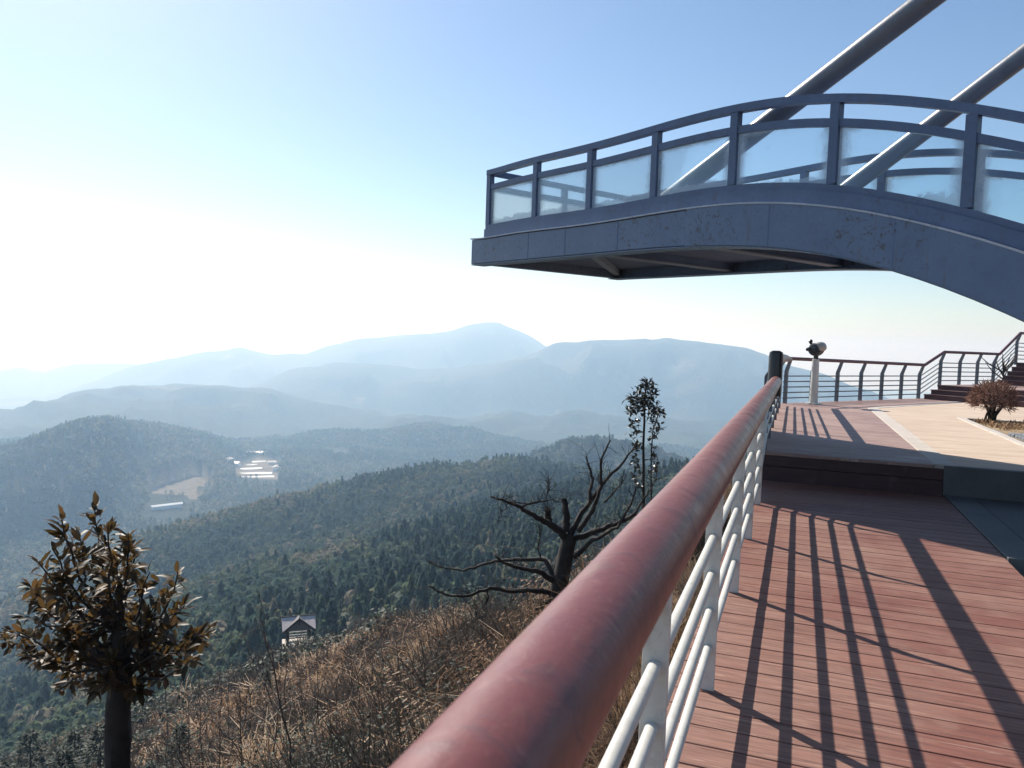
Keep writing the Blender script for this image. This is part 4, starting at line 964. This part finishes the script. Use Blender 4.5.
for x_ in np.linspace(-.8, .8, 7): rl.box(x_-.03, x_+.03, .925, .975, .122, .55)
rl.build('balustrade', M['white'], pav)
MB().box(-.94, .94, .45, .85, .40, .48).build('bench', M['timber_grey'], pav)
# stepping stones leading to it
stn = MB()
for i in range(16):
    px, py = 302+i*3.6+random.gauss(0, 1.0), 643+i*.55+random.gauss(0, .6)
    p = W(px, py, 75.5-i*.35); p = np.array([p[0], p[1], float(sample(GZ, [p[0]], [p[1]])[0])]); s_ = random.uniform(.28, .55); a = random.uniform(0, 6.28)
    stn.prism([(p[0]+s_*math.cos(a+t_)*random.uniform(.7, 1.1)*1.6, p[1]+s_*math.sin(a+t_)*random.uniform(.7, 1.1)) for t_ in np.linspace(0, 6.28, 8)[:-1]], p[2]-.3, p[2]+.30)
tag(stn.build('path', M['stone']), 'broken pale stones of the path leading to the pavilion', kind='structure')

# ------------------------------------------------------------------ buildings in the valley
def tunnel(p, q, wd, h_, name, label, group=None, cat='greenhouse'):
    p = np.array(p, float); q = np.array(q, float); d_ = q-p; L = np.linalg.norm(d_); o = empty(name, tuple((p+q)/2), math.atan2(d_[1], d_[0]), label, cat, group)
    arc = [(wd/2*math.cos(a), h_*math.sin(a)) for a in np.linspace(0, PI, 11)]
    rings = [[(x_, c_[0], c_[1]-.6 if 0 < i_ < 10 else c_[1]-2.0) for i_, c_ in enumerate(arc)] for x_ in np.linspace(-L/2, L/2, 8)]
    MB().sweep(rings).build('cover', M['plastic'], o, smooth=False)
    for sx_ in (-1, 1): MB().box(sx_*(L/2+.05)-.04, sx_*(L/2+.05)+.04, -1.5, 1.5, -.5, 2.4).build('door', M['timber_grey'], o)
    return o
rows = [((231,475),(272,474.0)),((233,479),(274,477.5)),((240,483),(270,482)),((240,470),(262,469.2)),((246,466.5),(268,465.5)),((252,463),(266,462.4))]
for i, (a, b) in enumerate(rows):
    p, q = floor_pt(*a, FLOOR+1.5), floor_pt(*b, FLOOR+1.5)
    tunnel(p, q, 22, 4.5, 'greenhouse', 'long white greenhouse in the rows on the valley floor' if i < 3 else 'shorter white greenhouse behind the long rows in the valley', 'long greenhouses in the valley' if i < 3 else 'short greenhouses in the valley')
hp = [(236, 468, 1.1), (248, 458.5, .8), (262, 458, 1.0), (272, 466, .9), (277, 471, 1.2), (256, 455, .7), (228, 473, .9)]
h0 = None
for i, (px, py, k_) in enumerate(hp):
    if h0 is None:
        h0 = empty('house', (0, 0, 0)); MB().box(-9, 9, -6, 6, -4, 6).build('wall', M['plastic'], h0)
        MB().add([(-10, -7.4, 5.9), (10, -7.4, 5.9), (10, 0, 9), (-10, 0, 9), (10, 7.4, 5.9), (-10, 7.4, 5.9)], [(0, 1, 2, 3), (3, 2, 4, 5), (0, 3, 5), (1, 4, 2), (0, 5, 4, 1)]).build('roof', M['roof'], h0)
        o = h0
    else: o = copy_tree(h0)
    p = floor_pt(px, py, FLOOR+2); o.location = (p[0], p[1], max(FLOOR+1.5, float(sample(GZ, [p[0]], [p[1]])[0]))); o.rotation_euler = (0, 0, i*1.3); o.scale = (k_, k_, k_)
    tag(o, 'small pale farmhouse scattered round the greenhouses on the valley floor', 'house', 'farmhouses in the valley')
su_ = np.array([shc[1], -shc[0]])/shd; p = shc.copy(); q = shc.copy(); p[:2] -= su_*23+np.array([shc[0], shc[1]])/shd*8; q[:2] += su_*23+np.array([shc[0], shc[1]])/shd*8
p[2] = q[2] = float(sample(GZ, [shc[0]], [shc[1]])[0])+2.5
sh = empty('long_shed', tuple((p+q)/2), math.atan2((q-p)[1], (q-p)[0]), 'single long white roofed shed at the edge of the brown field in the valley', 'shed'); L = np.linalg.norm(q-p)
MB().box(-L/2+.5, L/2-.5, -4, 4, -3, 3).build('wall', M['plastic'], sh)
MB().add([(-L/2, -4.8, 3), (L/2, -4.8, 3), (L/2, 0, 5.2), (-L/2, 0, 5.2), (L/2, 4.8, 3), (-L/2, 4.8, 3)], [(0, 1, 2, 3), (3, 2, 4, 5), (0, 3, 5), (1, 4, 2), (0, 5, 4, 1)]).build('roof', M['plastic'], sh)

# ------------------------------------------------------------------ haze, sky, sun
SUN_EL, SUN_AZ = R(41.0), R(-55.3)   # azimuth measured from +Y towards +X
t = NT('haze air'); pv = t.n('ShaderNodeVolumePrincipled'); pv.inputs['Color'].default_value = (.46, .70, 1.0, 1); pv.inputs['Absorption Color'].default_value = (1, 1, 1, 1); pv.inputs['Density'].default_value = 2.6e-4; pv.inputs['Anisotropy'].default_value = .36
t.t.links.new(pv.outputs[0], t.out.inputs['Volume'])
hz = MB().box(-13500, 13500, -13500, 13500, -720, 130).build('haze', t.m); tag(hz, 'pale blue haze filling the valley', kind='stuff')

w = bpy.data.worlds.new('World'); SC.world = w; w.use_nodes = True; nt = w.node_tree; bg = nt.nodes['Background']
sk = nt.nodes.new('ShaderNodeTexSky'); sk.sky_type = 'NISHITA'; sk.sun_disc = False; sk.sun_elevation = SUN_EL; sk.sun_rotation = SUN_AZ
sk.altitude = 400; sk.air_density = 1.0; sk.dust_density = .7; sk.ozone_density = 1.2
tcw = nt.nodes.new('ShaderNodeTexCoord'); sxw = nt.nodes.new('ShaderNodeSeparateXYZ'); mxw = nt.nodes.new('ShaderNodeMath'); cxw = nt.nodes.new('ShaderNodeCombineXYZ')
mxw.operation = 'MAXIMUM'; mxw.inputs[1].default_value = .006   # the sky keeps its horizon colour below eye level, where the camera looks down on far haze
nt.links.new(tcw.outputs['Generated'], sxw.inputs[0]); nt.links.new(sxw.outputs[2], mxw.inputs[0])
nt.links.new(sxw.outputs[0], cxw.inputs[0]); nt.links.new(sxw.outputs[1], cxw.inputs[1]); nt.links.new(mxw.outputs[0], cxw.inputs[2]); nt.links.new(cxw.outputs[0], sk.inputs[0])
hs = nt.nodes.new('ShaderNodeHueSaturation'); hs.inputs['Saturation'].default_value = 1.12
nt.links.new(sk.outputs[0], hs.inputs['Color']); nt.links.new(hs.outputs[0], bg.inputs[0]); bg.inputs[1].default_value = .092
sl_ = bpy.data.lights.new('sun', 'SUN'); sl_.energy = 5.0; sl_.angle = R(.53); sl_.color = (1.0, .94, .85)
so = bpy.data.objects.new('sun', sl_); COL.objects.link(so)
sd = Vector((math.sin(SUN_AZ)*math.cos(SUN_EL), math.cos(SUN_AZ)*math.cos(SUN_EL), math.sin(SUN_EL)))
so.rotation_euler = sd.to_track_quat('Z', 'Y').to_euler(); so.location = sd*60

SC.view_settings.view_transform = 'Standard'; SC.view_settings.look = 'None'; SC.view_settings.gamma = 1; SC.view_settings.exposure = 0.58
SC.view_settings.use_curve_mapping = False
SC.render.engine = 'CYCLES'; cy = SC.cycles
cy.use_denoising = True; cy.max_bounces = 7; cy.diffuse_bounces = 3; cy.glossy_bounces = 3; cy.transmission_bounces = 6; cy.transparent_max_bounces = 16; cy.volume_bounces = 1
cy.sample_clamp_indirect = 6.0
